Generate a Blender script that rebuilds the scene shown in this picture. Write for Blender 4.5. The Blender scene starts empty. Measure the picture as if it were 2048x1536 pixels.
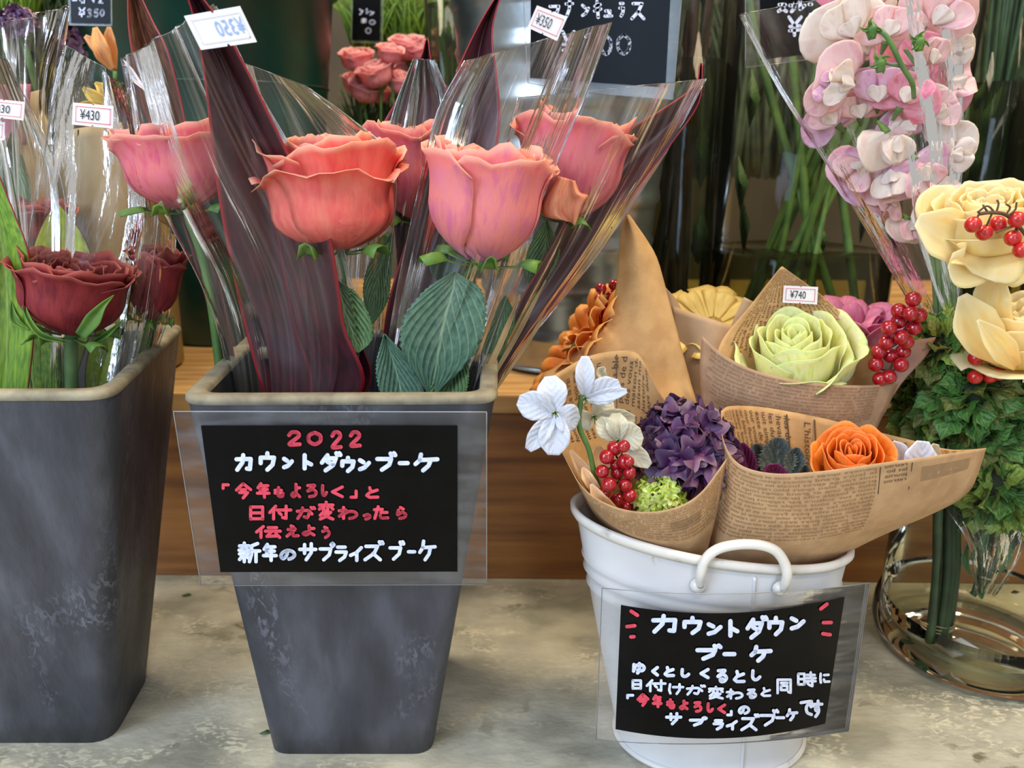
import bpy, math, random
import numpy as np
from mathutils import Vector, Matrix
random.seed(7); RNG = np.random.default_rng(7)
scene = bpy.context.scene
COL = scene.collection
# ---------------------------------------------------------------- camera
FPX = 1560.0; PITCH = math.radians(17.0); HCAM = 0.394      # the table surface lies at z=-HCAM
PCOS, PSIN = math.cos(PITCH), math.sin(PITCH)
cd = bpy.data.cameras.new('camera'); cam = bpy.data.objects.new('camera', cd); COL.objects.link(cam)
cd.sensor_width = 36.0; cd.lens = 36.0 * FPX / 2048; cd.clip_start = 0.01
cam.rotation_euler = (math.pi / 2 - PITCH, 0, 0)
cd.dof.use_dof = True; cd.dof.focus_distance = 0.47; cd.dof.aperture_fstop = 9.0
scene.camera = cam
# ---------------------------------------------------------------- world, lights, exposure
w = bpy.data.worlds.new('world'); scene.world = w; w.use_nodes = True
bg = w.node_tree.nodes['Background']; bg.inputs[0].default_value = (0.84, 0.83, 0.80, 1); bg.inputs[1].default_value = 0.45
def area(name, loc, target, size, sy, power, color):
    l = bpy.data.lights.new(name, 'AREA'); l.shape = 'RECTANGLE'; l.size = size; l.size_y = sy; l.energy = power; l.color = color
    o = bpy.data.objects.new(name, l); COL.objects.link(o); o.location = loc
    o.rotation_euler = (Vector(target) - Vector(loc)).to_track_quat('-Z', 'Y').to_euler(); return o
area('shop_window_light', (-1.5, -0.9, 0.75), (-0.05, 0.5, -0.15), 0.9, 1.2, 34, (0.56, 0.73, 1.0))
area('ceiling_lamp_light', (0.75, 0.35, 1.35), (0.1, 0.55, -0.2), 0.35, 0.35, 17, (1.0, 0.80, 0.52))
area('ceiling_lamp_light', (-0.55, 1.0, 1.5), (0.0, 0.9, -0.1), 0.5, 0.3, 19, (1.0, 0.84, 0.60))
area('added_strip_light', (0.1, -0.5, 1.3), (0.05, 0.5, -0.1), 1.4, 0.12, 9, (1.0, 0.93, 0.82))  # long strip added overhead to give the cellophane bright streaky reflections
area('added_streak_light', (0.45, -1.6, 0.45), (0.05, 0.5, -0.1), 0.32, 1.5, 10, (0.50, 0.70, 1.0))  # tall cool panel added behind the camera for blue streaks on the sleeves
vs = scene.view_settings; vs.view_transform = 'Standard'; vs.look = 'None'; vs.exposure = 0.3; vs.gamma = 1.0; vs.use_curve_mapping = False
scene.cycles.transparent_max_bounces = 40; scene.cycles.max_bounces = 10; scene.cycles.transmission_bounces = 10
scene.cycles.glossy_bounces = 4; scene.cycles.diffuse_bounces = 4
scene.cycles.caustics_reflective = False; scene.cycles.caustics_refractive = False
# ---------------------------------------------------------------- helpers: sight lines to metres
def ray(px, py):
    x = (px - 1024) / FPX; y = (768 - py) / FPX
    return Vector((x, PCOS + y * PSIN, -PSIN + y * PCOS))
def P(px, py, Y):
    d = ray(px, py); return d * (Y / d.y)
def Pz(px, py, z):
    d = ray(px, py); return d * (z / d.z)
def mpp(Y, py=768):                      # metres per pixel there
    d = ray(1024, py); return Y / d.y / FPX
# ---------------------------------------------------------------- helpers: objects
def top(name, label, cat, loc=(0, 0, 0), group=None, kind=None):
    o = bpy.data.objects.new(name, None); COL.objects.link(o); o.location = loc; o.empty_display_size = 0.01
    o['label'] = label; o['category'] = cat
    if group: o['group'] = group
    if kind: o['kind'] = kind
    return o
def tag(o, label=None, cat=None, group=None, kind=None):
    if label: o['label'] = label
    if cat: o['category'] = cat
    if group: o['group'] = group
    if kind: o['kind'] = kind
    return o
def rootloc(p):
    v = Vector((0, 0, 0))
    while p: v += p.location; p = p.parent
    return v
def mesh_obj(name, verts, faces, mat, parent=None, uv=None, smooth=True, thick=0):
    L = rootloc(parent); V = np.asarray([tuple(v) for v in verts], dtype=float) - np.array(L)
    me = bpy.data.meshes.new(name); me.from_pydata(V.tolist(), [], [tuple(int(i) for i in f) for f in faces])
    if uv is not None:
        lay = me.uv_layers.new(name='UVMap'); idx = np.empty(len(me.loops), dtype=np.int32); me.loops.foreach_get('vertex_index', idx)
        lay.data.foreach_set('uv', np.asarray(uv, dtype=float)[idx].ravel())
    if smooth: me.polygons.foreach_set('use_smooth', [True] * len(me.polygons))
    for m in (mat if isinstance(mat, (list, tuple)) else [mat]): me.materials.append(m)
    o = bpy.data.objects.new(name, me); COL.objects.link(o)
    if parent: o.parent = parent
    if thick:
        s = o.modifiers.new('thickness', 'SOLIDIFY'); s.thickness = thick; s.offset = 0
    return o
def grid_faces(nv, nu, off=0, wrap=False):
    F = []
    for j in range(nv - 1):
        for i in range(nu - (0 if wrap else 1)):
            a = off + j * nu + i; b = off + j * nu + (i + 1) % nu
            F.append((a, b, b + nu, a + nu))
    return F
def cr(A, t):                            # Catmull-Rom along axis 0 of array A at parameters t in 0..1
    A = np.asarray(A, float); n = len(A)
    if n == 2:
        t = np.asarray(t)[(...,) + (None,) * (A.ndim - 1)]; return A[0] * (1 - t) + A[1] * t
    E = np.concatenate([2 * A[:1] - A[1:2], A, 2 * A[-1:] - A[-2:-1]])
    s = np.clip(np.asarray(t) * (n - 1), 0, n - 1 - 1e-9); i = s.astype(int); f = (s - i)[(...,) + (None,) * (A.ndim - 1)]
    p0, p1, p2, p3 = E[i], E[i + 1], E[i + 2], E[i + 3]
    return 0.5 * (2 * p1 + (p2 - p0) * f + (2 * p0 - 5 * p1 + 4 * p2 - p3) * f * f + (3 * p1 - p0 - 3 * p2 + p3) * f ** 3)
class Surf:
    """smooth sheet through a grid of real points; rows run v, columns run u"""
    def __init__(s, rows, nu=24, nv=24, wr=0.0, wf=9, seed=0, wv=0.0):
        rows = [[tuple(P(*p)) for p in r] for r in rows]
        rr = [cr(r, np.linspace(0, 1, nu)) for r in rows]
        s.G = cr(rr, np.linspace(0, 1, nv)); s.nu, s.nv = nu, nv
        if wr:
            g = np.random.default_rng(seed); u = np.linspace(0, 1, nu)[None, :]; v = np.linspace(0, 1, nv)[:, None]
            d = sum(np.sin(u * 6.28 * wf * k + g.uniform(0, 6) + wv * np.sin(v * 5 + g.uniform(0, 6))) / k for k in (0.5, 1, 1.9)) * wr
            s.G[:, :, 1] += d; 
    def at(s, u, v):
        u = np.clip(np.asarray(u, float), 0, 1) * (s.nu - 1); v = np.clip(np.asarray(v, float), 0, 1) * (s.nv - 1)
        i = np.minimum(u.astype(int), s.nu - 2); j = np.minimum(v.astype(int), s.nv - 2); a = (u - i)[..., None]; b = (v - j)[..., None]
        G = s.G; return (G[j, i] * (1 - a) + G[j, i + 1] * a) * (1 - b) + (G[j + 1, i] * (1 - a) + G[j + 1, i + 1] * a) * b
    def normal(s):
        n = np.cross(s.at(.55, .5) - s.at(.45, .5), s.at(.5, .55) - s.at(.5, .45)); return n / np.linalg.norm(n)
    def obj(s, name, mat, parent=None, thick=0):
        u, v = np.meshgrid(np.linspace(0, 1, s.nu), np.linspace(0, 1, s.nv))
        return mesh_obj(name, s.G.reshape(-1, 3), grid_faces(s.nv, s.nu), mat, parent, np.stack([u.ravel(), v.ravel()], 1), True, thick)
def tube(name, pts, rad, mat, parent=None, sides=8, n=None, raw=False):
    pts = [tuple(p) for p in pts]
    if n is None: n = max(2, (len(pts) - 1) * 5 if len(pts) > 2 else 2)
    C = cr(pts, np.linspace(0, 1, n)); R = np.interp(np.linspace(0, 1, n), np.linspace(0, 1, len(rad)), rad) if hasattr(rad, '__len__') else np.full(n, rad)
    V = []
    for i in range(n):
        d = Vector(C[min(i + 1, n - 1)] - C[max(i - 1, 0)]); d.normalize()
        a = d.cross(Vector((0.3, 0.2, 1)).normalized()) 
        if a.length < 1e-3: a = d.cross(Vector((1, 0, 0)))
        a.normalize(); b = d.cross(a)
        for k in range(sides):
            q = 6.28318 * k / sides; V.append(tuple(Vector(C[i]) + (a * math.cos(q) + b * math.sin(q)) * float(R[i])))
    F = grid_faces(n, sides, 0, True); F.append(tuple(range(sides))[::-1]); F.append(tuple(range((n - 1) * sides, n * sides)))
    if raw: return V, F
    return mesh_obj(name, V, F, mat, parent)
def joined(name, vfs, mat, parent=None, smooth=True):
    V, F = [], []
    for v, f in vfs:
        o = len(V); V += list(v); F += [tuple(i + o for i in q) for q in f]
    return mesh_obj(name, V, F, mat, parent, smooth=smooth)
def lathe(name, c, prof, mat, parent=None, n=64, sx=1, sy=1, tilt=None, cap=False, raw=False):
    V = []
    for r, z in prof:
        for k in range(n):
            a = 6.28318530718 * k / n; V.append((c[0] + r * sx * math.cos(a), c[1] + r * sy * math.sin(a), c[2] + z))
    F = grid_faces(len(prof), n, 0, True)
    if cap: F.append(tuple(range(n))[::-1])
    if raw: return V, F
    return mesh_obj(name, V, F, mat, parent)
def box(name, p0, p1, mat, parent=None, raw=False):
    (x0, y0, z0), (x1, y1, z1) = p0, p1
    V = [(x0, y0, z0), (x1, y0, z0), (x1, y1, z0), (x0, y1, z0), (x0, y0, z1), (x1, y0, z1), (x1, y1, z1), (x0, y1, z1)]
    F = [(0, 3, 2, 1), (4, 5, 6, 7), (0, 1, 5, 4), (1, 2, 6, 5), (2, 3, 7, 6), (3, 0, 4, 7)]
    if raw: return V, F
    return mesh_obj(name, V, F, mat, parent, smooth=False)
# ---------------------------------------------------------------- helpers: materials
def lin(c):
    return tuple(((x / 255) / 12.92 if x / 255 <= 0.04045 else ((x / 255 + 0.055) / 1.055) ** 2.4) for x in c) + (1,)
MATS = {}
def mat(name, c1, c2=None, c3=None, scale=20, rough=0.5, metal=0, bump=0, bscale=None, trans=0, stretch=(1, 1, 1), coord='Object', coat=0, spec=0.5,
        edge=None, tip=None, base=None, detail=6, lo=0.35, hi=0.65, rvar=0):
    """procedural surface: noise between c1,c2 (,c3); edge/tip/base tint along the UV of petals and leaves"""
    if name in MATS: return MATS[name]
    m = bpy.data.materials.new(name); m.use_nodes = True; N = m.node_tree.nodes; Lk = m.node_tree.links; B = N['Principled BSDF']; out = N['Material Output']
    tc = N.new('ShaderNodeTexCoord'); mp = N.new('ShaderNodeMapping'); mp.inputs['Scale'].default_value = stretch; Lk.new(tc.outputs[coord], mp.inputs[0])
    nz = N.new('ShaderNodeTexNoise'); nz.inputs['Scale'].default_value = scale; nz.inputs['Detail'].default_value = detail; Lk.new(mp.outputs[0], nz.inputs[0])
    rp = N.new('ShaderNodeValToRGB'); Lk.new(nz.outputs[0], rp.inputs[0]); e = rp.color_ramp.elements
    e[0].position = lo; e[0].color = lin(c1); e[1].position = hi; e[1].color = lin(c2 or c1)
    if c3: q = e.new((lo + hi) / 2); q.color = lin(c3)
    col = rp.outputs[0]
    if edge or tip or base:
        uvn = N.new('ShaderNodeUVMap'); sx = N.new('ShaderNodeSeparateXYZ'); Lk.new(uvn.outputs[0], sx.inputs[0])
        def mixin(col, c, sock, lo_, hi_):
            mr = N.new('ShaderNodeMapRange'); mr.inputs[1].default_value = lo_; mr.inputs[2].default_value = hi_; Lk.new(sock, mr.inputs[0])
            mx = N.new('ShaderNodeMix'); mx.data_type = 'RGBA'; Lk.new(mr.outputs[0], mx.inputs[0]); Lk.new(col, mx.inputs[6]); mx.inputs[7].default_value = lin(c); return mx.outputs[2]
        if base: col = mixin(col, base[0], sx.outputs[1], base[1], base[2])
        if tip: col = mixin(col, tip[0], sx.outputs[1], tip[1], tip[2])
        if edge:
            a = N.new('ShaderNodeMath'); a.operation = 'SUBTRACT'; Lk.new(sx.outputs[0], a.inputs[0]); a.inputs[1].default_value = 0.5
            b = N.new('ShaderNodeMath'); b.operation = 'ABSOLUTE'; Lk.new(a.outputs[0], b.inputs[0]); col = mixin(col, edge[0], b.outputs[0], edge[1], edge[2])
    Lk.new(col, B.inputs['Base Color']); B.inputs['Roughness'].default_value = rough; B.inputs['Metallic'].default_value = metal
    B.inputs['Specular IOR Level'].default_value = spec; B.inputs['Coat Weight'].default_value = coat; B.inputs['Coat Roughness'].default_value = 0.06
    if rvar:
        mr = N.new('ShaderNodeMapRange'); mr.inputs[3].default_value = rough - rvar; mr.inputs[4].default_value = rough + rvar; Lk.new(nz.outputs[0], mr.inputs[0]); Lk.new(mr.outputs[0], B.inputs['Roughness'])
    if bump:
        n2 = N.new('ShaderNodeTexNoise'); n2.inputs['Scale'].default_value = bscale or scale; n2.inputs['Detail'].default_value = 5; Lk.new(mp.outputs[0], n2.inputs[0])
        bp = N.new('ShaderNodeBump'); bp.inputs['Strength'].default_value = bump; bp.inputs['Distance'].default_value = 0.002; Lk.new(n2.outputs[0], bp.inputs['Height']); Lk.new(bp.outputs[0], B.inputs['Normal'])
    if trans:
        tr = N.new('ShaderNodeBsdfTranslucent'); Lk.new(col, tr.inputs[0]); mx = N.new('ShaderNodeMixShader'); mx.inputs[0].default_value = trans
        Lk.new(B.outputs[0], mx.inputs[1]); Lk.new(tr.outputs[0], mx.inputs[2]); Lk.new(mx.outputs[0], out.inputs[0])
    MATS[name] = m; return m
def film(name, tint=(255, 255, 255), haze=0.02, gl=1.0, rough=0.04, bump=0.3, streak=(40, 2, 1), scale=1.0, coord='UV', hazecol=(225, 220, 205), blend=0.30, spread=1.0):
    """clear plastic or thin glass: see-through with a sheen and a little cloudiness"""
    m = bpy.data.materials.new(name); m.use_nodes = True; N = m.node_tree.nodes; Lk = m.node_tree.links; out = N['Material Output']; N.remove(N['Principled BSDF'])
    t = N.new('ShaderNodeBsdfTransparent'); t.inputs[0].default_value = lin(tint)
    g = N.new('ShaderNodeBsdfGlossy'); g.inputs['Roughness'].default_value = rough; g.inputs[0].default_value = (gl, gl, gl, 1)
    d = N.new('ShaderNodeBsdfDiffuse'); d.inputs[0].default_value = lin(hazecol); tl = N.new('ShaderNodeBsdfTranslucent'); tl.inputs[0].default_value = lin(hazecol)
    tc = N.new('ShaderNodeTexCoord'); mp = N.new('ShaderNodeMapping'); mp.inputs['Scale'].default_value = streak; Lk.new(tc.outputs[coord], mp.inputs[0])
    nz = N.new('ShaderNodeTexNoise'); nz.inputs['Scale'].default_value = scale; nz.inputs['Detail'].default_value = 4; Lk.new(mp.outputs[0], nz.inputs[0])
    bp = N.new('ShaderNodeBump'); bp.inputs['Strength'].default_value = bump; bp.inputs['Distance'].default_value = 0.004; Lk.new(nz.outputs[0], bp.inputs['Height'])
    Lk.new(bp.outputs[0], g.inputs['Normal'])
    fr = N.new('ShaderNodeLayerWeight'); fr.inputs[0].default_value = blend; Lk.new(bp.outputs[0], fr.inputs['Normal'])
    mr = N.new('ShaderNodeMapRange'); Lk.new(nz.outputs[0], mr.inputs[0]); mr.inputs[1].default_value = 0.45; mr.inputs[2].default_value = 0.75; mr.inputs[3].default_value = haze * 0.4; mr.inputs[4].default_value = haze * (1 + 2 * spread)
    dm = N.new('ShaderNodeMixShader'); dm.inputs[0].default_value = 0.4; Lk.new(d.outputs[0], dm.inputs[1]); Lk.new(tl.outputs[0], dm.inputs[2])
    a = N.new('ShaderNodeMixShader'); Lk.new(mr.outputs[0], a.inputs[0]); Lk.new(t.outputs[0], a.inputs[1]); Lk.new(dm.outputs[0], a.inputs[2])
    b = N.new('ShaderNodeMixShader'); Lk.new(fr.outputs['Fresnel'], b.inputs[0]); Lk.new(a.outputs[0], b.inputs[1]); Lk.new(g.outputs[0], b.inputs[2]); Lk.new(b.outputs[0], out.inputs[0])
    return m
M_CELLO = film('cellophane', haze=0.045, bump=0.28, streak=(36, 1.0, 1), blend=0.14, rough=0.05)
M_CRINK = film('crinkled_cellophane', haze=0.03, bump=0.6, streak=(6, 4, 1), scale=1.6, blend=0.13, rough=0.05)
M_SEAM = film('cellophane_edge', haze=0.22, bump=0.1, blend=0.6, gl=1)
M_LAM = film('laminate_film', haze=0.055, bump=0.08, streak=(4, 9, 1), blend=0.25, hazecol=(200, 200, 205), spread=1.2, rough=0.12)
M_GLASS = film('vase_glass', tint=(249, 251, 247), haze=0.010, bump=0.05, streak=(3, 3, 3), coord='Object', blend=0.14)
M_WATER = film('vase_water', tint=(190, 196, 160), haze=0.03, bump=0.1, streak=(20, 20, 20), coord='Object', hazecol=(120, 120, 80), blend=0.2)
def glass_mat():
    m = bpy.data.materials.new('thick_glass'); m.use_nodes = True; B = m.node_tree.nodes['Principled BSDF']
    B.inputs['Transmission Weight'].default_value = 1; B.inputs['Roughness'].default_value = 0.02; B.inputs['IOR'].default_value = 1.45; B.inputs['Base Color'].default_value = (0.97, 0.98, 0.95, 1); return m
M_TGLASS = film('thick_vase_glass', tint=(246, 246, 236), haze=0.008, bump=0.04, streak=(9, 9, 9), coord='Object', blend=0.13, rough=.03)
def leafmat(name, c1, c2, vein, rib=0.03, freq=26, rough=0.5, trans=0.2, bump=0.4, edge=None, slant=1.3, vstr=0.55):
    m = mat(name, c1, c2, scale=9, rough=rough, trans=trans, edge=edge, coord='UV', stretch=(2, 2, 2))
    N = m.node_tree.nodes; Lk = m.node_tree.links; B = N['Principled BSDF']
    def mth(op, a, b=None):
        n = N.new('ShaderNodeMath'); n.operation = op
        for i, x in enumerate((a, b)):
            if x is None: continue
            if isinstance(x, (int, float)): n.inputs[i].default_value = x
            else: Lk.new(x, n.inputs[i])
        return n.outputs[0]
    uvn = N.new('ShaderNodeUVMap'); sx = N.new('ShaderNodeSeparateXYZ'); Lk.new(uvn.outputs[0], sx.inputs[0])
    au = mth('ABSOLUTE', mth('SUBTRACT', sx.outputs[0], 0.5))
    ribm = mth('GREATER_THAN', rib, au)
    ph = mth('SINE', mth('MULTIPLY', mth('SUBTRACT', sx.outputs[1], mth('MULTIPLY', au, slant * 0.4)), freq * 2.0))
    lat = mth('GREATER_THAN', ph, 0.90)
    msk = mth('MULTIPLY', mth('MAXIMUM', ribm, mth('MULTIPLY', lat, 0.6)), vstr)
    src = B.inputs['Base Color'].links[0].from_socket; mx = N.new('ShaderNodeMix'); mx.data_type = 'RGBA'
    Lk.new(msk, mx.inputs[0]); Lk.new(src, mx.inputs[6]); mx.inputs[7].default_value = lin(vein); Lk.new(mx.outputs[2], B.inputs['Base Color'])
    bp = N.new('ShaderNodeBump'); bp.inputs['Strength'].default_value = bump; bp.inputs['Distance'].default_value = 0.001; Lk.new(ph, bp.inputs['Height']); Lk.new(bp.outputs[0], B.inputs['Normal'])
    return m
# ---------------------------------------------------------------- helpers: writing
GLY = {
'カ':[[(0,.28),(.95,.26),(.9,.95),(.7,.92)],[(.45,0),(.4,.5),(.05,1)]],
'ウ':[[(.5,0),(.5,.2)],[(.05,.6),(.05,.27),(.95,.27),(.85,.7),(.5,1)]],
'ン':[[(.05,.1),(.4,.3)],[(.05,.95),(.5,.8),(.95,.35)]],
'ト':[[(.2,0),(.2,1)],[(.2,.45),(.9,.7)]],
'ダ':[[(.3,.12),(.0,.55)],[(.25,.3),(.75,.3),(.6,.7),(.2,1)],[(.3,.5),(.6,.65)],[(.78,0),(.84,.12)],[(.94,0),(1,.1)]],
'ブ':[[(0,.35),(.75,.35),(.65,.7),(.25,1)],[(.72,.02),(.78,.15)],[(.9,0),(.97,.12)]],
'ー':[[(0,.5),(1,.5)]],
'ケ':[[(.25,0),(.2,.35),(0,.6)],[(.2,.35),(1,.3)],[(.7,.35),(.6,.7),(.35,1)]],
'サ':[[(0,.35),(1,.35)],[(.3,.05),(.3,.6)],[(.72,0),(.72,.55),(.4,1)]],
'プ':[[(0,.35),(.75,.35),(.65,.7),(.25,1)],[(.88,.0),(.98,.1),(.88,.2),(.78,.1),(.88,.0)]],
'ラ':[[(.15,.05),(.85,.05)],[(0,.4),(.95,.4),(.8,.75),(.35,1)]],
'イ':[[(.95,0),(.5,.4),(0,.6)],[(.55,.4),(.55,1)]],
'ズ':[[(.05,.25),(.7,.25),(.5,.65),(0,1)],[(.45,.65),(.85,1)],[(.8,0),(.86,.12)],[(.95,0),(1,.1)]],
'の':[[(.5,.1),(.42,.6),(.2,.95),(.02,.7),(.15,.3),(.5,.08),(.85,.2),(1,.55),(.85,.85),(.6,1)]],
'も':[[(.45,0),(.35,.6),(.5,.95),(.85,.95),(.95,.65)],[(.05,.3),(.75,.3)],[(.05,.6),(.75,.58)]],
'よ':[[(.55,0),(.55,.75),(.3,1),(.08,.85),(.3,.68),(.6,.75),(.95,1)],[(.55,.3),(.95,.28)]],
'ろ':[[(.1,.05),(.8,.05),(.1,.5),(.6,.38),(.95,.6),(.8,.9),(.3,1)]],
'る':[[(.1,.05),(.8,.05),(.05,.55),(.6,.38),(.95,.65),(.75,.95),(.4,1),(.3,.82),(.55,.78)]],
'し':[[(.15,0),(.12,.7),(.35,1),(.7,.95),(1,.7)]],
'く':[[(.95,0),(.1,.5),(.95,1)]],
'と':[[(.3,0),(.4,.4)],[(.95,.25),(.3,.5),(.05,.8),(.3,1),(1,.98)]],
'「':[[(.1,.9),(.1,.1),(.9,.1)]], '」':[[(.9,.1),(.9,.9),(.1,.9)]],
'今':[[(.5,0),(.05,.45)],[(.5,0),(1,.42)],[(.35,.42),(.65,.42)],[(.25,.62),(.8,.62),(.5,1)]],
'年':[[(.3,0),(.05,.3)],[(.25,.15),(.9,.15)],[(.25,.42),(.85,.42)],[(.25,.42),(.25,.68)],[(0,.7),(1,.7)],[(.6,.15),(.6,1)]],
'日':[[(.08,.02),(.08,1)],[(.08,.02),(.92,.02),(.92,1)],[(.08,.5),(.92,.5)],[(.08,.97),(.92,.97)]],
'付':[[(.3,0),(.02,.5)],[(.2,.3),(.2,1)],[(.35,.3),(1,.3)],[(.78,0),(.78,.95),(.62,.88)],[(.45,.5),(.55,.65)]],
'が':[[(.02,.35),(.65,.3),(.6,.9),(.42,.85)],[(.32,.05),(.25,.5),(.05,1)],[(.7,.35),(.85,.6)],[(.8,0),(.87,.12)],[(.95,0),(1,.1)]],
'変':[[(.5,0),(.5,.12)],[(.05,.17),(.95,.17)],[(.38,.2),(.3,.45)],[(.6,.2),(.6,.48)],[(.15,.28),(.05,.42)],[(.82,.28),(.95,.42)],[(.4,.5),(.1,.78)],[(.35,.6),(.8,.6),(.5,.85),(.1,1)],[(.35,.7),(.65,.9),(.95,1)]],
'わ':[[(.25,0),(.25,1)],[(0,.3),(.4,.28),(.02,.8),(.5,.4),(.85,.4),(1,.65),(.85,.9),(.6,1)]],
'っ':[[(0,.3),(.6,.1),(1,.4),(.8,.8),(.3,1)]],
'た':[[(.02,.25),(.6,.22)],[(.3,0),(.05,1)],[(.5,.5),(.95,.48)],[(.45,.75),(.55,.95),(1,.95)]],
'ら':[[(.4,0),(.7,.15)],[(.2,.25),(.12,.65),(.6,.45),(.95,.65),(.8,.9),(.35,1)]],
'伝':[[(.3,0),(.02,.5)],[(.2,.3),(.2,1)],[(.5,.1),(.85,.1)],[(.38,.42),(1,.42)],[(.65,.42),(.45,.9),(.9,.85)],[(.82,.65),(.98,1)]],
'え':[[(.4,0),(.6,.1)],[(.15,.35),(.75,.3),(.05,1)],[(.4,.65),(.55,.65),(.6,.95),(1,.95)]],
'う':[[(.35,0),(.65,.1)],[(.1,.4),(.6,.28),(.92,.5),(.8,.8),(.45,1)]],
'新':[[(.25,0),(.25,.12)],[(.02,.15),(.48,.15)],[(.13,.2),(.17,.32)],[(.38,.2),(.33,.32)],[(0,.38),(.5,.38)],[(.02,.58),(.5,.58)],[(.25,.38),(.25,1)],[(.2,.65),(.02,.88)],[(.3,.65),(.45,.8)],[(.9,.02),(.6,.15),(.6,.6),(.5,1)],[(.62,.42),(1,.42)],[(.82,.42),(.82,1)]],
'ゆ':[[(.08,.1),(.05,.8)],[(.08,.6),(.3,.2),(.75,.15),(.98,.45),(.8,.75),(.4,.7)],[(.55,0),(.55,.7),(.4,1)]],
'け':[[(.08,0),(.02,.6),(.1,.95)],[(.3,.3),(1,.3)],[(.75,0),(.75,.6),(.55,1)]],
'同':[[(.08,1),(.08,.05),(.92,.05),(.92,.97),(.78,.92)],[(.3,.28),(.72,.28)],[(.3,.48),(.7,.48),(.7,.78),(.3,.78),(.3,.48)]],
'時':[[(.04,.1),(.04,.85)],[(.04,.1),(.38,.1),(.38,.85)],[(.04,.47),(.38,.47)],[(.04,.85),(.38,.85)],[(.52,.18),(.95,.18)],[(.73,0),(.73,.4)],[(.48,.4),(1,.4)],[(.48,.62),(1,.62)],[(.82,.45),(.82,.97),(.68,.9)],[(.55,.75),(.62,.85)]],
'に':[[(.08,0),(.05,.6),(.1,1)],[(.45,.15),(.9,.12)],[(.42,.65),(.5,.9),(1,.88)]],
'で':[[(0,.2),(.85,.12),(.45,.45),(.5,.85),(.85,1)],[(.75,.35),(.82,.48)],[(.92,.3),(1,.42)]],
'す':[[(0,.22),(1,.2)],[(.6,0),(.6,.5),(.4,.62),(.35,.45),(.6,.4),(.65,.7),(.35,1)]],
'2':[[(.08,.25),(.3,.03),(.75,.05),(.85,.35),(.1,.95),(.95,.95)]],
'0':[[(.5,0),(.9,.2),(1,.5),(.9,.8),(.5,1),(.1,.8),(0,.5),(.1,.2),(.5,0)]],
'3':[[(.1,.1),(.6,0),(.85,.2),(.4,.45),(.9,.65),(.75,.95),(.1,.95)]],
'5':[[(.85,.03),(.25,.05),(.15,.45),(.7,.42),(.9,.7),(.6,1),(.1,.92)]],
'1':[[(.5,0),(.5,1)]], '7':[[(0,.05),(.9,.05),(.4,1)]],
'¥':[[(0,0),(.45,.45)],[(1,0),(.45,.45),(.45,1)],[(.08,.52),(.9,.48)],[(.05,.75),(.9,.7)]],
'フ':[[(0,.1),(.95,.08),(.8,.6),(.2,1)]], 'ナ':[[(0,.3),(1,.28)],[(.55,0),(.5,.6),(.1,1)]],
'キ':[[(.1,.3),(.9,.2)],[(.02,.6),(1,.48)],[(.4,0),(.6,1)]], 'ュ':[[(.1,.2),(.75,.2),(.65,.9)],[(0,.92),(1,.9)]],
'ス':[[(.1,.05),(.85,.05),(.55,.55),(0,1)],[(.5,.6),(1,1)]], 'レ':[[(.1,0),(.1,1),(.9,.6)]],
'マ':[[(.05,.1),(.95,.1),(.5,.6)],[(.3,.45),(.6,.85)]], 'ム':[[(.5,0),(.1,.85),(.9,.8)],[(.7,.5),(.95,1)]],
'菊':[[(0,.2),(1,.2)],[(.3,0),(.3,.3)],[(.7,0),(.7,.3)],[(.2,.35),(.05,.6)],[(.15,.45),(.95,.45),(.9,1)],[(.5,.5),(.5,1)],[(.2,.7),(.8,.7)]],
}
SMOOTH = set('のもよろるししうえがわったらすでゆ230 5')
def strokes(lines, ox, oy, sc, width, Yf, name, m, parent, jitter=0.0):
    """marker lettering: every stroke is a round-ended ribbon lying on the card"""
    V, F = [], []
    for item in lines:
        ch, (x0, y0, x1, y1) = item
        pad = width * 0.45
        for st in (GLY[ch] if isinstance(ch, str) else ch):
            q = [((x0 + pad + s[0] * (x1 - x0 - 2 * pad)), (y0 + pad + s[1] * (y1 - y0 - 2 * pad))) for s in st]
            if isinstance(ch, str) and ch in SMOOTH and len(q) > 2: q = [tuple(a) for a in cr(q, np.linspace(0, 1, len(q) * 5))]
            elif len(q) > 2: q = [tuple(a) for a in cr(q, np.linspace(0, 1, len(q) * 4))] if jitter else q
            q = [(ox + a / sc, oy + b / sc) for a, b in q]; r = width / sc / 2
            def add(pts):
                o = len(V); V.extend(tuple(P(a, b, Yf(a, b))) for a, b in pts); F.append(tuple(range(o, o + len(pts))))
            for a, b in q: add([(a + r * math.cos(k * .6283), b - r * math.sin(k * .6283)) for k in range(10)])
            for (a, b), (c, d) in zip(q[:-1], q[1:]):
                L = math.hypot(c - a, d - b)
                if L < 1e-6: continue
                nx, ny = -(d - b) / L * r, (c - a) / L * r
                add([(a + nx, b + ny), (c + nx, d + ny), (c - nx, d - ny), (a - nx, b - ny)])
    return mesh_obj(name, V, F, m, parent, smooth=False)
def text_mesh(body, size=1.0, spacing=1.0):
    cu = bpy.data.curves.new('t', 'FONT'); cu.body = body; cu.size = size; cu.resolution_u = 2; cu.space_line = spacing
    o = bpy.data.objects.new('t', cu); COL.objects.link(o); bpy.context.view_layer.update()
    me = o.to_mesh(); n = len(me.vertices); co = np.empty(n * 3); me.vertices.foreach_get('co', co); co = co.reshape(-1, 3).copy()
    F = [tuple(p.vertices) for p in me.polygons]; o.to_mesh_clear(); bpy.data.objects.remove(o); bpy.data.curves.remove(cu)
    return co, F
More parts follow.
